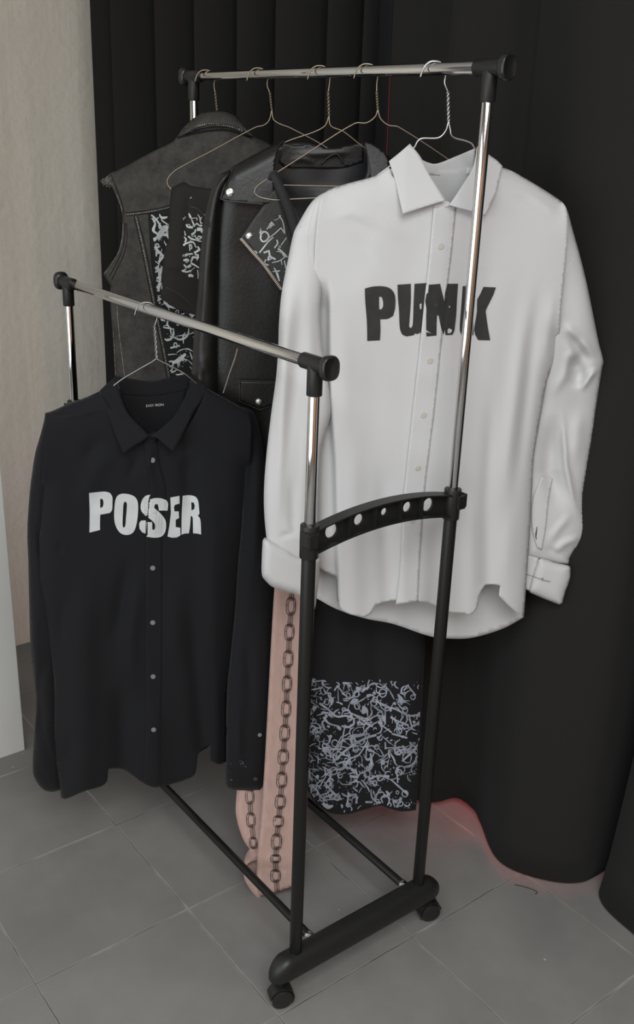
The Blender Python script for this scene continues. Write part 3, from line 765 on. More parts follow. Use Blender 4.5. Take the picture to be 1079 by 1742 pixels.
# left sleeve + turned-back cuff
slL = [(562,323),(541,334),(527,348),(509,378),(500,396),(489,447),(479,500),(474.5,553),(473.5,590),(470,640),(461,707),(452,789),(449,847),(451.5,897),(457,930),(470,955),(510,968),(540,966),(541,870),(544,782),(553,742),(563,700),(557,640),(550,600),(546,555),(546,513),(552,456),(562,410),(574,380),(574,352),(567,333)]
f_sl = relief(0, gain=.7, ridges=[([(500,430),(487,560),(480,700),(474,860),(470,920)], 9, .009), ([(515,470),(503,640),(492,780)], 11, -.008), ([(530,500),(528,640),(520,800),(512,930)], 9, .007), ([(478,880),(500,912),(530,930)], 5, .004), ([(470,915),(505,905)], 5, -.004), ([(549,600),(530,690)], 10, -.007), ([(497,800),(500,930)], 8, -.006), ([(545,700),(537,860)], 8, .004)], noise=(.0022, 70, 3))
b_sl = lambda v: .016-.024*sstep((520-v[:,1])/110)
slo = puff('sleeve', slL, PW, 'white', ws, b_sl, .022, .030, 30, f_sl, 4.2)
st = Ink(); st.stroke([(519,383),(513,384),(507,386)], .8); st.stroke([(536,346),(528,372),(523,400),(523,440),(527,480)], .9); st.build('stitching', PW, lambda v: b_sl(v)+.022*prof(segdist(v, catmull(slL, 6, True), True)/30)+f_sl(v), 'white_thread', slo, .001)
cuL = [(447,920),(452,917),(465,921),(490,933),(507,944),(545,951),(541,1000),(536.5,1036),(525,1027),(506.6,1013),(485,1006.5),(463,998),(453,989),(446,979),(445.5,950)]
c_ = puff('cuff', cuL, PW, 'white', ws, .022, .024, .032, 15, relief(0, ridges=[([(452,925),(490,945),(540,957)], 3, -.002)]), 4)
# right sleeve with its elbow fold and turned-back cuff
slR = [(928,324),(954,342),(964.6,356),(975,392),(986,431),(998,479),(1008.6,530),(1019.6,585),(1027,614.7),(1025,626),(1017,677),(1008,743),(996,817),(992.5,845),(994,880),(995.7,898),(993,914),(983,931),(970,951),(969,962),(944,960),(917,955),(893,950),(893,870),(898,800),(908,730),(918,670),(925,600),(925,540),(918,440),(912,370),(915,335)]
f_sr = relief(0, gain=1.1, ridges=[([(958,545),(985,580),(1005,600),(1016,612)], 8, .010), ([(965,560),(990,596),(1004,625)], 9, -.016), ([(978,600),(985,640),(1003,650)], 14, -.020), ([(1020,622),(1000,645),(985,668)], 5, .010), ([(957,690),(963,790),(975,850),(990,892)], 5, .009), ([(940,700),(935,800),(960,880)], 17, -.018), ([(993,912),(960,925),(938,945)], 6, .007), ([(975,870),(950,900),(930,930)], 7, .005), ([(955,575),(972,598),(960,640),(935,680)], 8, .006), ([(985,690),(978,800)], 12, .006), ([(925,930),(960,948)], 5, -.004)], noise=(.0015, 60, 9))
b_sr = lambda v: -.004-.018*sstep((440-np.atleast_2d(v)[:,1])/70)-.026*sstep((np.atleast_2d(v)[:,1]-520)/180)
sro = puff('sleeve', slR, PW, 'white', ws, b_sr, .020, .022, 30, f_sr, 3.8)
d_sr = lambda v: b_sr(v)+.020*prof(segdist(v, catmull(slR, 6, True), True)/30)+f_sr(v)
slit = Ink(); slit.poly([(921,811),(940,814),(934,845),(928,900),(922,935),(914,930),(905,890),(907,850)], 3, smooth=True)
slit.build('sleeve_placket', PW, d_sr, 'white', sro, .0022, solid=.0014)
for p_, w_ in (([(977,438),(967,455),(959,473),(954,498),(950,523),(949,555)], 1.1), ([(962,730),(967,770),(975,810),(981,850)], .8)):
    st = Ink(); st.stroke(p_, w_); st.build('stitching', PW, d_sr, 'white_thread', sro, .001)
st = Ink(); st.stroke([(914,896),(912,912),(913,918)], [1.2,2.4,1.0]); st.build('placket_gap', PW, d_sr, 'black_thread', sro, .004)
cuR = [(917.7,949),(930,952),(944,957),(971,963),(970,985),(963,1005),(957,1027),(951.6,1028.5),(925,1018),(900,1007),(907,980)]
cr = puff('cuff', cuR, PW, 'white', ws, -.010, .012, .020, 18, None, 3.6, corner=35)
cin = sheet('cuff_underside', [(895,944),(917,949),(910,980),(904,1006),(892,1001)], PW, lambda v: np.full(len(v), -.014), 'white', cr, 4, smooth=False)
P = catmull([(897,977),(908,981),(921,985),(925,983),(922,987),(930,988),(937,990)], 1.5); mesh('buttonhole_thread', *tube_vf(PW.at(P, np.interp(P[:,0], [897,905,915,925,937], [-.013,-.004,.004,.0045,.0045])), .0004, 6), 'black_thread', cr)

# ================================================================== black shirt
bs = thing('dress_shirt', 'black long-sleeved shirt with white letters POSER across the chest on the front rail', 'shirt', tuple(PB.P0))
b_left = [(70,830),(68,880),(64,960),(63,985),(74,1037),(84,1104),(91,1150),(93,1187),(94.5,1278),(101,1329),(104.3,1356.6)]
b_right = [(350,660),(380,676),(405,690),(424,700),(428,720),(428,752),(425,800),(422,844),(416,899),(408,979),(403,1043),(398,1118),(386,1180),(384.5,1296)]
d_bf0 = relief(.034, gain=1.4, edges=[(b_left, 40, .030), (b_right[6:], 40, .034), ([(168,668),(150,675),(113,689),(80,703)], 46, .026), ([(350,660),(405,690),(428,700)], 46, .026)],
  ridges=[([(200,760),(165,800),(130,880)], 16, .004), ([(175,735),(140,790)], 13, -.004), ([(330,740),(320,800),(330,900)], 15, -.008), ([(345,760),(360,900),(362,1100),(350,1240)], 20, .008), ([(315,735),(322,775)], 7, -.005),
          ([(240,760),(225,800),(215,825)], 9, -.004), ([(222,930),(205,1040),(195,1110)], 14, -.008), ([(238,950),(222,1090),(230,1200)], 14, .007), ([(150,930),(140,1100),(145,1340)], 26, .011, 0), ([(205,1150),(208,1308)], 17, -.013, 0),
          ([(258,1180),(262,1338)], 24, .010, 0), ([(322,1000),(335,1150),(345,1270)], 14, -.010, 0), ([(300,960),(296,1150)], 18, .005), ([(372,1100),(371,1298)], 12, .007, 0), ([(110,1000),(100,1120)], 9, -.004),
          ([(95,712),(150,700),(175,692)], 6, .003), ([(90,700),(130,702),(160,690)], 4, -.0025), ([(120,1240),(118,1300)], 12, -.005), ([(98,920),(105,945)], 5, -.003), ([(260,745),(252,800),(262,830)], 6, .003)],
  noise=(.0018, 130, 14))
d_black = lambda v: d_bf0(v)-.018
bfront = [(172,672),(168.6,666),(150,674.7),(113.5,688.5),(88.7,699.5),(79,703),(76,740),(72,800),(68,880),(65,940),(63,985),(74,1037),(83.6,1104),(91.7,1150),(92.8,1186.7),(94,1278.5),(101,1329),(104.3,1356.6),(111,1359),(143,1346),(173,1337),(182,1329),(183.5,1315),(184.6,1307.5),(209,1308),(226,1318.6),(242.7,1331),(256,1337),(267.7,1338.6),(301,1331),(318,1325),(330,1318.6),(334.4,1306),(336.5,1285),(345,1274),(357.4,1267),(358.6,1293.6),(372,1300),(384.5,1295.7)]+b_right[::-1][1:]+[(350,661),(345,680),(310,735),(262,745),(245,745),(215,725)]
sheet('front_panel', bfront, PB, d_black, 'black_cotton', bs, 4.2)
bback = [(195,662),(262,668),(330,660),(400,700),(415,760),(400,1000),(385,1180),(372,1250),(357,1268),(330,1285),(300,1300),(262,1306),(184,1305),(140,1300),(110,1280),(96,1150),(84,1000),(90,800),(100,715),(150,684)]
sheet('back_panel', bback, PB, relief(-.038, noise=(.002,120,2)), 'black_cotton', bs, 8.)
bband = [(198.5,640),(210,641.5),(231.6,645.8),(247,648),(258,648.8),(270,647),(282.5,643.6),(325,636),(322,661),(315,664),(290,670),(264,674),(235,674),(207,671),(202,655)]
sheet('collar_band', bband, PB, lambda v: np.full(len(v), -.036), 'black_cotton', bs, 4)
yoke = sheet('neck_yoke', [(203,668),(235,673),(264,673),(318,662),(305,705),(258,743),(225,712)], PB, lambda v: np.full(len(v), -.0365), 'black_cotton', bs, 5)
leafL = [(198,638.5),(200,652),(205,673),(211,689),(217,701.6),(228,715),(239.7,726.5),(254,741),(243.8,749.5),(226,760),(210,771.5),(197,740),(186.7,711.8),(178,688),(169.4,665),(183,652)]
dbL = lambda v: -.008+(v[:,1]-640)*.00042-.00016*np.maximum(0, 185-v[:,0])
sheet('collar_leaf', leafL, PB, dbL, 'black_cotton', bs, 4, solid=.0022, corner=32)
leafR = [(326,635.5),(324,648),(321,660.8),(317,672),(311,683.5),(303,698),(292.7,712),(276,727),(256,743),(266,744.5),(280,756),(295,768.5),(306,748),(315,730),(330,700),(346,676),(352,663),(349,654),(338,645)]
dbR = lambda v: -.008+(v[:,1]-640)*.00042-.00016*np.maximum(0, v[:,0]-335)
sheet('collar_leaf', leafR, PB, dbR, 'black_cotton', bs, 4, solid=.0022, corner=32)
sheet('collar_stand', [(246,740),(256,737),(264,734),(268,745),(262,754),(246,753)], PB, lambda v: d_black(v)+.004, 'black_cotton', bs, 3, smooth=False)
bpk = [(245,752),(268,750),(272,790),(282,830),(279,870),(276,912),(275.5,1000),(275,1168),(273,1250),(273,1337),(262,1339),(244.8,1332.5),(248,1250),(249,1168),(249,1000),(249,912),(253,853),(257,828),(249,787)]
BKY = [752,787,828,853,912,1000,1168,1250,1332]; BKL = [245,249,257,253,249,249,249,248,245]; BKR = [268,272,281,280,276,275.5,275,274,273]
bplk = lambda v: d_black(v)+lap(v, BKY, BKL, BKR, .0052, .0008)
bp = sheet('placket', bpk, PB, bplk, 'black_cotton', bs, 4, solid=.0016)
for i, (x, y) in enumerate([(259.6,782.6),(262.5,869.5),(260,966),(260,1058.8),(260.6,1150.6),(261.5,1241)]):
    c = PB.at([(x, y)], bplk(np.array([[x, y]])))[0]
    b = disc('button', c, PB.n, .0056, .0026, 'ink_cream' if i == 1 else 'button_rim', bs)
    if i == 1: b['label'] = 'button smeared with white ink inside the letter S'
    else: disc('button_centre', c+PB.n*.0018, PB.n, .0036, .0004, 'black_button', b)
def black_text_d(v):
    v = np.atleast_2d(v); return np.where(inside(v, np.array(bpk, float)), bplk(v), d_black(v))
ink = Ink(); S = lambda p: sc(p, 4.9045, 140, 820)
ink.poly(S([(57,92),(120,85),(190,80),(230,90),(250,120),(252,170),(248,235),(230,258),(190,266),(150,272),(148,330),(148,400),(60,422),(62,250)]), 3, [S([(150,140),(165,140),(175,155),(175,195),(165,212),(150,217)])], True, 40)
ink.poly(S([(330,98),(400,105),(445,130),(465,180),(462,290),(445,380),(420,425),(375,442),(325,430),(290,390),(268,320),(272,180),(290,120)]), 3, [S([(355,162),(368,170),(373,190),(365,300),(358,370),(345,382),(337,365),(340,250),(345,180)])], True)
ink.poly(S([(555,150),(600,135),(650,135),(700,150),(715,175),(712,238),(640,238),(632,190),(620,182),(605,190),(600,215),(650,260),(690,310),(700,360),(690,420),(660,455),(600,465),(535,455),(535,335),(583,335),(585,395),(598,402),(608,380),(600,340),(545,290),(540,270)]), 2.4, (), True, 40)
ink.poly(S([(568,106),(530,115),(500,150),(487,205),(495,245),(530,285),(540,270),(553,150)]), 2.4, (), True, 40)
ink.poly(S([(490,322),(530,320),(528,430),(500,420),(478,390),(475,345)]), 2.4)
ink.poly(S([(735,130),(812,115),(812,180),(775,190),(765,210),(770,245),(805,245),(808,300),(780,315),(780,375),(818,382),(820,445),(790,462),(750,465),(712,455),(728,360),(740,260),(738,190)]), 2.6)
ink.poly(S([(838,115),(890,110),(940,120),(965,150),(975,220),(978,265),(965,280),(985,310),(992,438),(960,430),(925,428),(922,300),(915,285),(905,285),(898,380),(890,428),(855,430),(828,440),(830,280)]), 2.6, [S([(910,168),(930,172),(938,195),(935,225),(912,238)])], True, 40)
o = ink.build('lettering', PB, black_text_d, 'ink_white', bs, .0019); o['label'] = 'white printed letters POSER'
sp = Ink(); rd = random.Random(5)
for i in range(34):
    t = rd.random(); x = 505+rd.gauss(20, 12); y = 130+t*150+rd.uniform(-10, 10); p = S([(x, y)])[0]; q = rd.uniform(.25, .6)
    sp.poly([(p[0]-q,p[1]),(p[0],p[1]-q),(p[0]+q,p[1]),(p[0],p[1]+q)], 2)
for x in (618, 640, 662, 690, 700): sp.stroke(S([(x, 150), (x+2, 230)] if x > 680 else [(x, 260+(x-618)*.6), (x-4, 430)]), .25)
sp.build('lettering_cracks', PB, black_text_d, 'black_cotton', o, .0024, clip=S([(480,110),(715,130),(715,470),(475,450)]))
# printed care text inside the neck
tcu = bpy.data.curves.new('care_text', 'FONT'); tcu.body = 'EASY IRON'; tcu.size = .0080; tob = bpy.data.objects.new('tmp', tcu); COL.objects.link(tob)
bpy.context.view_layer.update(); tme = bpy.data.meshes.new_from_object(tob.evaluated_get(bpy.context.evaluated_depsgraph_get()))
xs = [v.co.x for v in tme.vertices]; wd = max(xs)-min(xs); A3 = PB.at([(248.8,692.2)], -.0335)[0]; B3 = PB.at([(278.6,690.0)], -.0335)[0]
ux = (B3-A3)/wd; uz = np.array([0,0,1.])*np.linalg.norm(ux)
V = [A3+ux*(v.co.x-min(xs))+uz*v.co.y+PB.n*.0012 for v in tme.vertices]; Fc = [tuple(p.vertices) for p in tme.polygons]
bpy.data.objects.remove(tob); mesh('care_text', V, facing(V, Fc), 'ink_cream', yoke, False)['label'] = 'small white words EASY IRON inside the neck'
# sleeves
bsl = [(113,689),(89,699),(76.7,702.6),(75,715),(68,742),(60,770),(54.7,803),(50,844),(46.4,904),(48,954),(49.6,1026),(52.6,1108.6),(59.5,1163.7),(61.8,1200),(58.4,1248.7),(56,1313),(63,1331),(76.7,1345),(92.8,1346.5),(104,1343),(101,1300),(96,1240),(95,1180),(94,1110),(90,1040),(80,985),(76,930),(84,850),(100,770),(125,715)]
f_bs = relief(0, ridges=[([(60,880),(72,930),(70,965)], 7, -.006), ([(56,1000),(60,1100),(70,1180)], 8, .006), ([(84,1110),(68,1150),(62,1180),(72,1240),(92,1290)], 7, -.010), ([(65,1200),(82,1260),(96,1300)], 5, .006), ([(66,1240),(72,1320)], 8, .005)], noise=(.0015, 60, 3))
puff('sleeve', bsl, PB, 'black_cotton', bs, -.014, .018, .026, 24, f_bs, 4.2)
bsr = [(380,676),(405,690),(428,698),(438,718),(447,760),(453,810),(458,880),(463,950),(466.6,1003),(462,1079),(457.4,1166),(454,1231),(447,1336),(442.5,1343.5),(420,1344.5),(399,1343.5),(388,1340),(384.5,1330),(386,1250),(386,1180),(393,1110),(400,1040),(405,960),(412,880),(412,800),(405,740),(390,705)]
f_br = relief(0, ridges=[([(431,720),(428,800),(420,900)], 6, -.006), ([(440,760),(436,900),(430,1000)], 9, .005), ([(418,1060),(424,1160),(430,1240)], 8, -.005), ([(406,1180),(406,1320)], 7, .006), ([(390,1290),(440,1296)], 4, -.003)], noise=(.0015, 60, 6))
b_br = lambda v: -.010+.110*sstep((np.atleast_2d(v)[:,1]-720)/640.)
sl = puff('sleeve', bsr, PB, 'black_cotton', bs, b_br, .020, .022, 28, f_br, 4.2)
d_br = lambda v: b_br(v)+.020*prof(segdist(v, catmull(bsr, 6, True), True)/28)+f_br(v)
for (x, y), mm in (((442,1250), 'button_rim'), ((434.5,1325), 'black_button')):
    disc('cuff_button', PB.at([(x, y)], d_br(np.array([[x, y]])))[0], PB.n, .0046, .002, mm, sl)
rd = random.Random(9)
for cx, sx, cy, sy, n in ((411, 8, 1300, 5, 18), (394, 3, 1328, 6, 8)):
    fl = Ink()
    for i in range(n):
        x, y = rd.gauss(cx, sx), rd.gauss(cy, sy); q = rd.uniform(.3, .9)
        fl.poly([(x-q,y),(x,y-q*.7),(x+q*.9,y),(x,y+q)], 2)
    fl.build('paint_flecks', PB, d_br, 'ink_grey', sl, .001, clip=bsr)['kind'] = 'stuff'
for pts in ([(343,668),(352,672),(380,684),(398,694)], [(88,708),(120,708),(150,701),(172,694)]):
    st = Ink(); st.stroke(pts, .8); st.build('shoulder_seam', PB, d_black, 'sack', bs, .0012)

# ================================================================== leather jacket
lj = thing('leather_jacket', 'black leather biker jacket with silver studs and a printed lapel', 'jacket', tuple(PJ.P0))
jf = [(391,291),(376,297),(368,330),(366,400),(362,520),(360,640),(362,760),(372,900),(440,915),(540,910),(560,760),(560,500),(540,420),(505,380),(480,330),(470,292),(440,280)]
d_jf = relief(.020, edges=[([(376,297),(366,400),(362,520),(360,640),(362,760)], 34, .016), ([(391,290),(376,296)], 30, .012)], ridges=[([(410,420),(405,600)], 26, .003)], noise=(.0015, 90, 5))
sheet('front_panel', jf, PJ, d_jf, 'leather', lj, 5.5, solid=.002)
jb = [(484,246),(520,243),(560,252),(600,246),(622,243),(660,268),(700,292),(740,330),(745,600),(735,880),(540,905),(400,890),(385,500),(385,310),(420,280)]
sheet('back_lining', jb, PJ, relief(-.030, ridges=[([(500,262),(550,268),(610,258)], 5, .003), ([(500,320),(560,345),(620,330)], 16, .005), ([(480,300),(500,380)], 12, -.004)], noise=(.003, 70, 11)), 'lining', lj, 6., solid=.002)
jr = [(622,243),(640,255),(660,266),(700,292),(735,320),(748,400),(745,600),(735,880),(640,900),(610,600),(600,420),(610,330),(625,290)]
sheet('front_panel', jr, PJ, relief(.012, edges=[([(660,266),(735,320),(748,400),(745,600)], 40, .025)]), 'leather', lj, 6., solid=.002)
nb_ = sheet('collar_band', [(482,243),(500,247),(530,246),(560,252),(592,248),(620,243),(618,276),(590,285),(560,287),(520,286),(486,284),(474,275)], PJ, relief(-.026, ridges=[([(486,262),(540,262),(610,258)], 5, .003), ([(490,274),(515,270),(540,278)], 4, .003)]), 'leather', lj, 4)
P = catmull([(547,279),(556,270),(567,263),(574,262),(580,268),(584,278)], 2); mesh('hanging_loop', *tube_vf(PJ.at(P, -.020), .0022, 8), 'leather', lj)
# upper collar leaves and the printed lapel
clf = [(487,237.5),(480,241),(460,250),(419,272),(397,284.5),(391,291),(383,314),(375,338.5),(384,341),(412,344.5),(449,347.5),(460,344),(466,330),(467.5,290),(471,262),(476,248)]
d_cl = lambda v: .018+(v[:,1]-240)*.00016-.0010*np.maximum(0, 400-v[:,0])*.4-.022*(1-prof((v[:,1]-(236+np.maximum(0,(487-v[:,0]))*.53))/26))
cl = sheet('collar_leaf', clf, PJ, d_cl, 'leather', lj, 4, solid=.003)
tr = Ink(); tr.stroke([(391,292),(383,315),(375.5,338),(384,341),(412,344),(449,347)], [1.6,2.2,2.6,3.2,3.6,4.]); tr.stroke([(397,287),(389,310),(382,331)], .7); tr.build('collar_piping', PJ, d_cl, 'leather_trim', cl, .0022, solid=.002)
crf = [(621,241),(630,243),(645,252),(659,265),(664,290),(650,300),(632,310),(628,280),(624,258)]
sheet('collar_leaf', crf, PJ, lambda v: .018+(v[:,1]-241)*.0002, 'leather', lj, 4, solid=.003)
lp = [(466,323),(458,333),(449,348),(430,375),(411,403),(428,424),(445,445),(462,468),(480,492),(505,470),(520,420),(510,370),(490,340)]
d_lp = lambda v: .034+(v[:,1]-323)*.00003+0*v[:,0]
lo = sheet('lapel', lp, PJ, d_lp, 'leather_trim', lj, 4, solid=.003, corner=30); lo['label'] = 'lapel printed with pale abstract marks'
ink = Ink(); S = lambda p: sc(p, 5.395, 330, 230)
ink.loop(S([(648,885),(680,905),(685,940),(660,970),(630,975),(612,945),(620,905)]), 2.8)
for p, w in (([(685,945),(740,905),(800,850),(835,905)], 3.0), ([(600,1080),(625,1050),(680,980),(730,935)], 4.0), ([(780,735),(815,790),(835,900)], 3.0), ([(670,865),(715,800),(740,830)], [3,6,2]), ([(735,780),(770,770),(800,735)], 1.5),
             ([(540,1060),(575,1075),(580,1120)], [2,5,2]), ([(640,1080),(690,1060),(700,1110),(750,1140)], 5.), ([(660,1140),(645,1175),(685,1195)], 3.5), ([(720,1170),(790,1150),(850,1105)], 2.4), ([(740,1035),(770,990),(760,960)], 4.), ([(770,1040),(800,1060),(850,1110)], 4.), ([(800,1010),(850,940)], 2.2), ([(735,1215),(760,1260),(785,1340)], [2,6,4]), ([(730,1250),(790,1245)], 3.), ([(830,1150),(850,1240)], 3.), ([(690,1110),(680,1150)], 5.), ([(800,1140),(810,1190)], 2.), ([(720,820),(690,850)], 6)):
    ink.stroke(S(p), np.array(w)/1.0*.62 if hasattr(w, '__len__') else w*.62)
scribble(ink, (440,375,500,480), 16, 21, 2.2, 14)
ink.build('lapel_print', PJ, d_lp, 'ink_cream', lo, .0030, clip=lp)
zp = MB(); zx = catmull([(411,406),(430,428),(448,448),(464,470),(479,491)], 2.9)
zt = Ink(); zt.stroke(zx+np.array([-.8,.6]), 3.6); ztape = zt.build('zip_tape', PJ, d_lp, 'zip_tape', lo, .0035)
for i, p in enumerate(zx):
    dz = float(d_lp(p[None])[0])+.0068; a = PJ.at([p+np.array([-2.6,1.9])], dz)[0]; b = PJ.at([p+np.array([1.8,-1.3])], dz)[0]; zp.add(*tube_vf([a, b], .0010, 6))
zo = zp.build('zip_teeth', 'zip', lo); zo['kind'] = 'stuff'
def stud(x, y, d, par, r=.0072): return disc('snap_stud', PJ.at([(x, y)], d)[0], PJ.n, r, .0045, 'stud', par, 20, 1.)
stud(391.7, 327.5, float(d_cl(np.array([[391.7,327.5]]))[0])+.002, lj, .0092); stud(424.5, 401.5, .036, lj, .0078)
# pocket flap and slanting zip
pf = [(407.5,647),(440,648.5),(480,649),(485,683),(466,689),(441,697),(424,690),(407,682.5)]
d_pf = lambda v: d_jf(v)+.006
po = sheet('pocket_flap', pf, PJ, d_pf, 'leather', lj, 4, solid=.003, smooth=False)
tr = Ink(); tr.stroke([(407.5,647),(407.2,682.5),(441,697),(484,683)], 1.9, smooth=False); tr.stroke([(408,647.5),(480,649)], 1.5); tr.build('flap_piping', PJ, d_pf, 'leather_trim', po, .0024, solid=.002)
stud(440.5, 683.5, float(d_pf(np.array([[440.5,683.5]]))[0])+.002, po, .0078)
zp = MB(); zx = catmull([(404,594),(399,612),(391,634),(384,656),(380,668)], 2.1)
for p in zx: zp.add(*tube_vf([PJ.at([p+np.array([-.9,-.3])], d_jf(p[None])+.002)[0], PJ.at([p+np.array([.9,.3])], d_jf(p[None])+.002)[0]], .0007, 6))
zo = zp.build('pocket_zip', 'zip', lj); zo['kind'] = 'stuff'
jsl = [(397,288),(391,289),(376,296),(365,310),(356,334),(351,356),(346.7,378),(339,452),(336.5,500),(333.4,528),(330,568),(326,631),(323,700),(322,800),(326,880),(350,890),(378,880),(376,780),(372,660),(371,560),(372,450),(374,380),(380,330),(392,305)]
js = puff('sleeve', jsl, PJ, 'leather', lj, .012, .026, .030, 22, relief(0, ridges=[([(352,360),(349,460),(343,560),(338,640)], 6, .004), ([(350,378),(362,386)], 3, -.002), ([(340,600),(352,640)], 7, .003)], noise=(.0012, 60, 3)), 4.2)
st = Ink(); st.stroke([(346.5,376),(355,379),(364,388)], .9); st.stroke([(346,380),(354,383),(363,392)], .9); st.build('sleeve_seam', PJ, lambda v: .012+.026*prof(segdist(v, catmull(jsl, 6, True), True)/22), 'sack', js, .001)

# ================================================================== denim vest (seen from the back)
dv = thing('denim_vest', 'sleeveless washed black denim vest with frayed armholes and a printed back panel', 'vest', tuple(PV.P0))
vo = [(302,233),(295.5,241),(254.5,261),(201,290),(188,295),(180.7,300.7),(187,307),(196,328),(203,345),(207,358.6),(209,372),(208,402),(203,424),(196,439),(186,452),(176.4,465.6),(183,478),(188.4,487),(188.4,520),(192.7,574.7),(196,638),(200,720),(206,860),(300,880),(430,860),(470,820),(480,560),(478,470),(500,452),(480,420),(484,380),(510,300),(505,280),(459,245.6),(431,231.5),(412,222),(387,216.5),(350,218)]
d_v = relief(.024, edges=[([(302,233),(201,290),(180.7,300.7)], 50, .026), ([(180.7,300.7),(196,328),(209,372),(196,439),(176.4,465.6),(188.4,487),(192.7,574.7),(200,720)], 34, .020), ([(431,231.5),(459,245.6),(505,280)], 50, .026)],
  ridges=[([(215,362),(250,356),(290,348)], 2.6, .003), ([(232,368),(250,450),(268,560),(286,642)], 3, .0025), ([(210,400),(200,440),(190,465)], 3, .002), ([(225,430),(240,520)], 16, .003)], noise=(.0015, 80, 7))
vm = sheet('vest_body', vo, PV, d_v, 'denim', dv, 4.6, solid=.0022, corner=40)
for nm, segs, mm, w in (('yoke_seam', [[(214,362),(240,359.5),(265,355.5),(300,347),(360,338)], [(215,367),(240,364.5),(265,360.5),(300,352),(360,343)]], 'denim_dark', 1.3),
                    ('back_seam', [[(228,369),(240,420),(252,480),(266,550),(280,620),(290,680)], [(234,368),(247,420),(259,480),(272,550),(286,620),(296,680)]], 'denim_dark', 1.3),
                    ('armhole_seam', [[(189,298),(199,322),(206,342),(211,362)], [(212,380),(212,405),(206,430),(197,450),(186,470)], [(215,380),(216,408),(210,434),(200,455),(190,476)]], 'denim_dark', 1.1),
                    ('worn_edge', [[(181.5,301.5),(187.5,307),(197,328),(204,345),(208.5,360)], [(209.5,380),(208.5,402),(203.5,424),(196.5,439),(186.5,452.5),(177.5,465.6)], [(189,490),(189.2,520),(193.5,575),(197,638)], [(231,369),(243.5,420),(255.5,480),(269,550),(283,620)], [(214.5,364.6),(240,362),(265,358),(300,349.5)]], 'denim_light', .9),
                    ('side_seam', [[(199,522),(202,560),(207,600),(212,640)]], 'denim_light', .9)):
    st = Ink()
    for s_ in segs: st.stroke(s_, w)
    st.build(nm, PV, d_v, mm, dv, .0024)
sg = Ink()
for t in np.linspace(0, 1, 30):
    x = 217+t*130; y = 363-t*22+2; sg.poly([(x,y),(x+1.6,y-.3),(x+1.9,y+1.4),(x+.3,y+1.7)], 3)
for t in np.linspace(0, 1, 56):
    x = 231.5+t*56; y = 372+t*270; sg.poly([(x,y),(x+2.4,y),(x+2.7,y+1.6),(x+.3,y+1.6)], 3)
sg.build('puckered_stitches', PV, d_v, 'denim_light', dv, .0020)['kind'] = 'stuff'
pp = [(252,364),(262,361),(300,353),(360,343),(400,345),(395,500),(385,650),(380,720),(300,725),(296,680),(287,630),(274,560),(262,490),(256,430)]
pnl = sheet('print_panel', pp, PV, lambda v: d_v(v)+.0022, 'black_print', dv, 5, solid=.0008, smooth=False)
ink = Ink(); scribble(ink, (258,366,312,520), 95, 3, 5.0, 26); scribble(ink, (270,505,350,660), 80, 8, 4.2, 26)
for p, w in (([(258,368),(264,380),(261,392),(268,398)], [5,3,5,3]), ([(262,410),(272,400),(285,388)], 3.5), ([(266,424),(278,436),(270,446)], 4), ([(268,452),(272,470),(270,496)], [4,5,3]), ([(293,618),(305,612),(316,602)], [4,8,4]), ([(290,592),(306,588)], 3)): ink.stroke(p, w)
o = ink.build('panel_print', PV, lambda v: d_v(v)+.0022, 'ink_cream', pnl, .0016, clip=[(256,362),(360,345),(400,345),(395,500),(385,650),(300,700),(284,600),(268,520),(262,440)]); o['label'] = 'pale abstract ink marks on the back panel'
colr = [(302,233),(309,222),(318,212),(330,201.5),(342,194),(355,190.5),(368,189),(380.6,189),(391,192),(399.5,197),(406,203),(412,211),(428,228),(431,232),(412,221),(400,217.5),(387,215.7),(368,215),(349,217),(326,223),(310,230)]
d_vc = lambda v: .034-.050*(1-prof((v[:,1]-(188+((v[:,0]-372)/62)**2*38))/20))
vc = sheet('collar', colr, PV, d_vc, 'denim', dv, 3.4, solid=.003)
st = Ink(); st.stroke([(305,231),(322,223),(349,213.5),(368,211.5),(387,212.3),(408,218)], 1.4); st.build('collar_stitch', PV, d_vc, 'denim_dark', vc, .0022)
st = Ink()
for t in np.linspace(0, 1, 26):
    x = 312+t*98; y = 221-11*max(0., math.sin(t*3.1416))**.8; st.poly([(x,y),(x+2,y-.5),(x+2.2,y+2.2),(x+.2,y+2.7)], 3)
st.build('collar_wear', PV, d_vc, 'denim_light', vc, .0022)['kind'] = 'stuff'
st = Ink(); st.stroke([(303,234),(330,227),(360,222),(390,222),(428,234)], 3.4); st.build('collar_band', PV, d_v, 'denim_dark', dv, .003)
fr = MB(); rd = random.Random(2)
for i in range(38):
    p0 = np.array([rd.uniform(181,192), rd.uniform(300,312)]); d0 = rd.uniform(2.3, 4.0); P = [p0]
    for k in range(3): d0 += rd.uniform(-.9,.9); P.append(P[-1]+np.array([math.cos(d0)*4.0*-1*-1, abs(math.sin(d0))*3.0]))
    fr.add(*tube_vf(PV.at(catmull(P, 2), .004+rd.uniform(-.004,.004)), .0004, 5))
fr.build('frayed_threads', 'denim_light', dv)['kind'] = 'stuff'

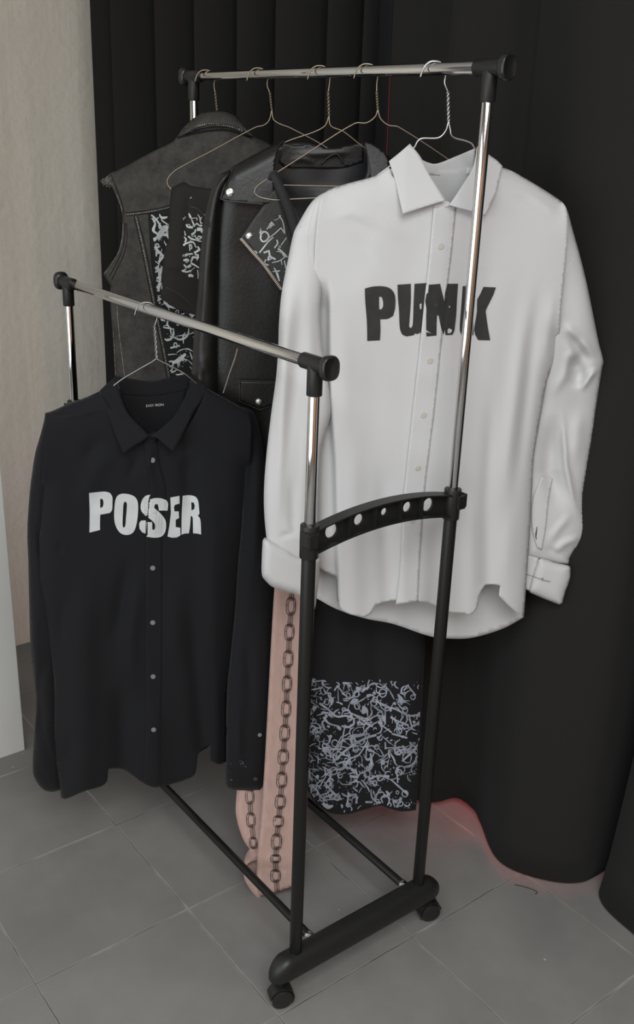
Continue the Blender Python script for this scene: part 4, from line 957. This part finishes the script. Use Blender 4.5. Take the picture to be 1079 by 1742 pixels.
# ================================================================== printed black top on the second hanger
bt = thing('sleeveless_top', 'black top with cream ink marks hanging between the denim vest and the leather jacket', 'top', tuple(PT.P0))
to = [(292.6,320),(303,314.5),(312,310.4),(318,312),(322.5,315.6),(337,319),(359,321),(400,318),(430,326),(445,350),(440,420),(432,500),(425,552),(380,552),(333,536),(305.6,528),(278,511),(273.6,508),(273,503),(277,487.5),(275,471),(278,450),(281,423.5),(287,410),(287,395),(288.6,370),(290,343)]
d_t = relief(.022, edges=[([(312,310),(292.6,320),(290,343),(287,400),(278,450),(275,490)], 22, .018), ([(312,310),(337,319),(400,318)], 16, .010)],
  ridges=[([(321,320),(318,380),(309,425)], 4, -.004), ([(288,372),(300,374)], 3, .002), ([(287,398),(305,400)], 3, .002), ([(281,424),(300,428)], 4, .0025), ([(280,452),(310,458)], 5, .0025), ([(276,488),(305,515),(340,528)], 4, -.003)], noise=(.0012, 50, 3))
tb = sheet('top_body', to, PT, d_t, 'top_jersey', bt, 3.8, solid=.002)
for p_, w_ in (([(323.6,351),(335,355),(347,366),(356,380)], 1.0), ([(281,488),(305,500),(330,522)], .7)):
    st = Ink(); st.stroke(p_, w_); st.build('piping', PT, d_t, 'leather_trim', bt, .0016)
ink = Ink(); S = lambda p: sc(p, 8.708, 280, 280)
for p, w in (([(360,720),(385,780),(400,800)], [3,7,3]), ([(400,810),(430,880),(440,920)], [3,5,5]), ([(320,880),(340,920),(420,930)], [3,6,8]), ([(490,735),(525,790),(530,850),(560,870)], [2,4,3,3]), ([(450,900),(480,870),(530,910),(560,900)], [3,5,4,4]), ([(480,960),(540,960),(560,1010)], [10,11,6]), ([(400,1040),(450,1000),(460,960)], [7,6,5]), ([(450,1040),(470,1090),(520,1105),(555,1060)], 3.2), ([(350,1060),(400,1100),(480,1120),(550,1140)], [5,6,3,3]), ([(295,980),(310,1050)], [2,4]), ([(290,1070),(320,1110),(300,1150)], [3,6,4]), ([(280,1200),(310,1170),(420,1150),(470,1230)], [6,6,5,3]), ([(370,1180),(375,1280)], [5,2]), ([(490,1210),(520,1260),(440,1310)], [4,7,6]), ([(275,1340),(290,1350),(350,1330),(420,1320)], [8,7,5,4]), ([(390,1450),(420,1370),(510,1380)], [4,7,5]), ([(280,1420),(340,1410),(360,1430)], [5,9,5]), ([(285,1480),(330,1530),(390,1490)], [4,8,8]), ([(255,1570),(330,1590),(400,1565)], [4,5,4]), ([(390,1460),(450,1490),(510,1530)], [6,5,4]), ([(490,1560),(500,1650)], 3), ([(355,1650),(390,1640),(425,1660)], [8,9,6]), ([(450,1330),(500,1340),(480,1420)], [5,5,3])):
    ink.stroke(S(p), np.array(w)*.55 if hasattr(w, '__len__') else w*.55, 2)
fk = Ink(); fk.stroke(S([(380,500),(392,490),(402,482)]), [.8,1.8,.8], 1); fk.build('ink_fleck', PT, d_t, 'ink_cream', tb, .0018)
scribble(ink, (312,362,352,474), 22, 31, 2.6, 12)
ink.build('front_print', PT, d_t, 'ink_cream', tb, .0018, clip=[(308,330),(420,330),(420,480),(306,480)])

# ================================================================== black dress with printed hem
dd = thing('long_dress', 'long black strappy dress with grey abstract print above its hem', 'dress', tuple(PD.P0))
def strap(pts, w, base, nm):
    q = Ink(); q.stroke(pts, w); o = q.build(nm, PD, lambda v: base(v), 'webbing', dd, 0., solid=.0022); return o
strap([(464,295),(474,313),(487,344),(496,368),(512,420),(530,470)], [14,15,17,18,19,20], lambda v: .004+.012*sstep((v[:,1]-290)/40), 'strap')
strap([(466,299),(470,320),(480,352),(492,392),(505,430),(522,470)], [6,6,9,12,14,16], lambda v: -.004-.0001*(v[:,1]-295), 'strap')
lp3 = PD.at([(458,306),(463,296),(472,292)], .0); mesh('strap_loop', *tube_vf(catmull(lp3, .003), .0042, 10), 'webbing', dd)
do = [(520,460),(560,480),(620,470),(680,465),(730,440),(735,600),(742,800),(730,1000),(720,1153),(716,1260),(707.6,1377.7),(693,1379.6),(678,1379.6),(660,1374),(648,1370),(630,1374),(611,1379.6),(598,1383.5),(585,1385),(571,1384),(559,1381),(545,1372),(533,1361),(527,1350),(522,1338),(524,1200),(520,1000),(505,800),(505,600)]
d_d = relief(.012, edges=[([(505,600),(520,1000),(524,1200),(522,1338)], 26, .020), ([(735,600),(730,1000),(707,1378)], 26, .014)], ridges=[([(575,900),(580,1385)], 24, .008), ([(640,1000),(648,1372)], 18, -.008), ([(690,1100),(690,1378)], 16, .005), ([(640,1130),(641,1260)], 4, -.003)], noise=(.0015, 80, 5))
dfo = sheet('dress_body', do, PD, d_d, 'jersey', dd, 5., solid=.0016)
ink = Ink()
S = lambda p: sc(p, 4.9045, 520, 1130)
for p, w in (([(115,325),(180,370),(260,435),(340,430),(405,455),(400,500),(350,525),(300,515)], 11), ([(360,395),(450,450),(560,525)], [5,9,5]), ([(375,640),(410,600),(470,590),(520,530),(600,480)], [14,20,9,8,6]), ([(225,825),(310,740),(420,660),(520,610),(590,590)], [8,12,11,13,12]), ([(240,880),(310,870),(370,790),(440,760),(520,640)], [7,18,9,8,10]), ([(505,800),(510,710),(540,680),(590,690)], 7), ([(545,740),(548,830),(525,890)], [6,16,9]), ([(200,870),(205,1010)], 7), ([(290,720),(320,560),(330,520)], [6,9,6]), ([(220,750),(300,600)], 5), ([(665,350),(665,500)], 7), ([(670,360),(740,370),(820,410),(870,430),(950,420),(955,470),(900,520)], 10), ([(710,440),(760,470),(860,510)], [12,8,9]), ([(805,810),(880,740),(940,660),(955,560)], [8,12,9,10]), ([(820,860),(890,840),(940,770)], [8,18,8]), ([(710,960),(790,1030),(855,1090)], [6,10,9]), ([(155,980),(220,1060),(300,1130)], [5,12,8]), ([(345,1180),(360,1090),(420,1085),(430,1160)], [10,9,8,7]), ([(500,1150),(560,1150)], 11), ([(760,860),(770,990)], 7), ([(610,490),(720,570)], 8), ([(720,580),(850,615)], 9), ([(660,700),(830,690)], 6), ([(665,650),(668,710)], 8), ([(140,960),(90,1000),(130,1040)], 6), ([(590,930),(700,935)], 12), ([(140,1160),(190,1190),(230,1180)], [12,26,10]), ([(730,1140),(780,1150),(800,1110)], [14,26,12]), ([(150,440),(190,490),(280,520)], [14,9,8]), ([(390,720),(460,710)], 9), ([(265,180),(330,260)], 8), ([(240,220),(270,175)], 8), ([(310,155),(350,160),(380,185)], [8,12,7]), ([(850,175),(920,260)], 8), ([(820,220),(860,170)], 8), ([(520,190),(560,160),(600,165)], 8), ([(380,330),(400,310),(440,300)], [10,30,14]), ([(190,260),(220,300),(215,340)], [8,24,8]), ([(770,250),(800,300),(800,340)], [8,26,8]), ([(370,930),(420,940),(460,910)], [10,16,6]), ([(380,880),(410,890),(430,920)], [8,24,8])):
    ink.stroke(S(p), np.array(w)*.31 if hasattr(w, '__len__') else w*.31, 2.4)
for cx, cy, r in ((235,890,28), (800,880,28), (515,915,24), (265,1110,24), (830,1080,24), (245,660,26), (645,240,30), (190,740,22), (770,730,24), (570,320,26)):
    ink.loop(S([(cx+r*math.cos(t), cy+r*1.1*math.sin(t)) for t in np.linspace(0, 6.283, 9)[:-1]]), 1.9)
scribble(ink, (526,1156,716,1382), 350, 77, 3.6, 22); scribble(ink, (526,1156,716,1382), 130, 5, 4.6, 15); scribble(ink, (523,1150,545,1360), 60, 78, 2.0, 20)
o = ink.build('hem_print', PD, d_d, 'ink_grey', dfo, .0018, clip=[(524,1146),(545,1152),(560,1160),(600,1160),(640,1154),(690,1160),(719,1152),(715,1260),(707,1375),(678,1377),(648,1368),(611,1377),(585,1383),(559,1379),(533,1359),(524,1340)]); o['label'] = 'blue-grey abstract print above the hem'

# ================================================================== pink trousers with chain print
pt = thing('trousers', 'pink trousers with a printed black chain down each leg, hems resting on the floor', 'trousers', (.15, .24, 0))
def pbase(v):
    return np.interp(np.atleast_2d(v)[:,1], [460,700,1000,1200,1340,1440,1520], [-.10,-.11,-.115,-.092,-.062,-.025,.006])
def pbase2(v):
    return np.interp(np.atleast_2d(v)[:,1], [700,1000,1200,1340,1440,1530], [-.21,-.19,-.155,-.118,-.060,.002])
legF = [(490,600),(482,760),(474,900),(466.6,1003.6),(462,1079),(457.4,1166),(454,1231),(449,1320),(443,1400),(438,1450),(436.5,1490),(440,1520),(444,1526),(465,1520),(486,1513.5),(512,1506),(522,1400),(526,1200),(530,1000),(534,900),(545,760),(556,600)]
pl_f = puff('trouser_leg', legF, PW, 'pink', pt, pbase, .005, .008, 9, relief(0, ridges=[([(440,1475),(500,1482)], 4, -.003), ([(440,1462),(500,1455)], 5, .002), ([(462,1080),(500,1086)], 2.5, -.002), ([(443,1400),(470,1398)], 4, -.002), ([(448,1396),(490,1406)], 8, .002)], noise=(.001, 60, 3)), 4)
d_lf = lambda v: pbase(v)+.005*prof(segdist(np.atleast_2d(v), catmull(legF, 6, True), True)/9)
legB = [(470,1100),(446,1200),(420,1270),(405,1315),(403,1346),(401,1378),(404,1398),(409.5,1417),(417,1434),(425,1444.6),(419,1453),(416,1463),(414.5,1480),(416,1495),(425,1512),(433,1522),(439,1528),(450,1526),(462,1510),(466,1440),(472,1300),(486,1100)]
opening = [(418.5,1474),(423,1468),(430,1464.5),(440,1462.5),(442,1480),(441,1492),(436,1496),(427,1487)]
pl_b = puff('trouser_leg', legB, PW, 'pink', pt, pbase2, .010, .016, 14, relief(0, ridges=[([(425,1446),(445,1440),(460,1440)], 5, -.006), ([(416,1462),(440,1455),(460,1454)], 4, .004)], noise=(.0012, 50, 8)), 3.4, [opening])
pl_b['label'] = 'folded trouser leg with an open hem on the floor'
d_lb = lambda v: pbase2(v)+.010*prof(segdist(np.atleast_2d(v), catmull(legB, 6, True), True)/14)
sheet('waistband', [(500,500),(570,496),(640,505),(645,560),(640,660),(560,680),(488,670),(494,580)], PW, lambda v: pbase(v)-.006, 'pink', pt, 8, solid=.004, smooth=False)
def chain(nm, links, d, par, conns):
    q = Ink()
    for x, y, w, h, tilt in links:
        def rr(sx, sy): 
            P = []
            for t in np.linspace(0, 6.283, 17)[:-1]:
                c, s = math.cos(t), math.sin(t); px = math.copysign(abs(c)**.6, c)*w/2*sx; py = math.copysign(abs(s)**.8, s)*h/2*sy
                P.append((x+px+tilt*py, y+py))
            return P
        q.loop(rr(1, 1), 1.0); q.loop(rr(.62, .66), .9)
        q.stroke([(x-w*.36,y-h*.36),(x,y-h*.43),(x+w*.36,y-h*.32)], [1,2.6,1.6]); q.stroke([(x-w*.3,y+h*.36),(x,y+h*.43),(x+w*.36,y+h*.3)], [1,2.4,1.5])
        q.stroke([(x+w*.44,y-h*.25),(x+w*.46,y+h*.3)], .9); q.stroke([(x-w*.5,y-h*.05),(x-w*.34,y-h*.05)], .7)
    for (x0, y0), (x1, y1) in conns:
        for o_ in (-3.2, 3.4): q.stroke([(x0+o_, y0), ((x0+x1)/2+o_*1.1, (y0+y1)/2), (x1+o_, y1)], 1.0)
        q.stroke([(x0+.8, y0), (x1+.6, y1)], [1.8,1.0,1.8]); q.stroke([(x0-1, y0+1), (x1-1.4, y1-2)], .6)
    return q.build(nm, PW, d, 'ink_brown', par, .0014)
lk = [(495,1031.5,16,31,-.04), (492.5,1075.5,16,28,-.04), (490.5,1121,16.5,29,-.04), (488.5,1163.5,16,28,-.04), (487,1206,16,28,-.04), (484.5,1247,17,28,-.05), (482,1288,18,26,-.05), (479.5,1327,17.5,27,-.05), (477,1364,17.5,24,-.05), (473.7,1397.5,17.5,20,-.04), (470.6,1432,17.5,27,-.03), (469,1461,17,14,-.02), (469,1490,17,22,0)]
ep = [((a[0]-.3, a[1]+a[3]/2-4), (b[0]+.3, b[1]-b[3]/2+4)) for a, b in zip(lk, lk[1:])]
ep = [((496,1010),(495.5,1020))]+ep+[((470,1498),(471.7,1517))]
chain('chain_print', lk, d_lf, pl_f, ep)
lk2 = [(425,1355,14.5,26,.03), (427,1395,15,25,.06), (431,1434,13,20,.1)]
chain('chain_print', lk2, d_lb, pl_b, [((425.5,1366),(426.5,1385)), ((429,1406),(431,1426)), ((423.5,1330),(424,1344))])

# bits on the floor
def on_floor(x, y, z=.0):
    q = np.array([(x-IW/2)/F, -(y-IH/2)/F, -1.]) @ ROT.T; t = (z-CAM[2])/q[2]; return CAM+q*t
P = catmull([on_floor(x, y, .0012) for x, y in ((876,1505),(890,1508),(903,1512),(913,1516),(914,1519),(911,1521))], .004)
o = mesh('thread_scrap', *tube_vf(P, .0010, 6), 'black_thread', None); tag(o, 'short dark bent thread lying on the grey floor before the curtain', 'thread')
c = on_floor(914, 1521); v, f = box_vf(c[0]-.006, c[0]+.006, c[1]-.005, c[1]+.005, 0, .0012)

# ================================================================== light
def area(name, loc, size, sy, power, col, rot):
    l = bpy.data.lights.new(name, 'AREA'); l.shape = 'RECTANGLE'; l.size = size; l.size_y = sy; l.energy = power; l.color = col
    o = bpy.data.objects.new(name, l); COL.objects.link(o); o.location = loc; o.rotation_euler = rot; return o
for (a, b, z0, z1) in WINS:
    area('daylight', (XL-.11, (a+b)/2, (z0+z1)/2), z1-z0, b-a, 62, (.95,.98,1.0), (0, -math.pi/2, 0))
area('ceiling_fill', (-1.2, -2.1, ZC-.03), 2.0, 2.2, 118, (.945,.975,1.0), (0, 0, 0))  # added soft fill from above and behind the viewer, no fixture there
area('red_lamp', (1.05, .36, .085), .06, .34, 2.2, (1.0,.09,.09), (0, math.radians(90), 0))
w = bpy.data.worlds.new('world'); SC.world = w; w.use_nodes = True
w.node_tree.nodes['Background'].inputs['Color'].default_value = (.75,.82,.9,1); w.node_tree.nodes['Background'].inputs['Strength'].default_value = .6
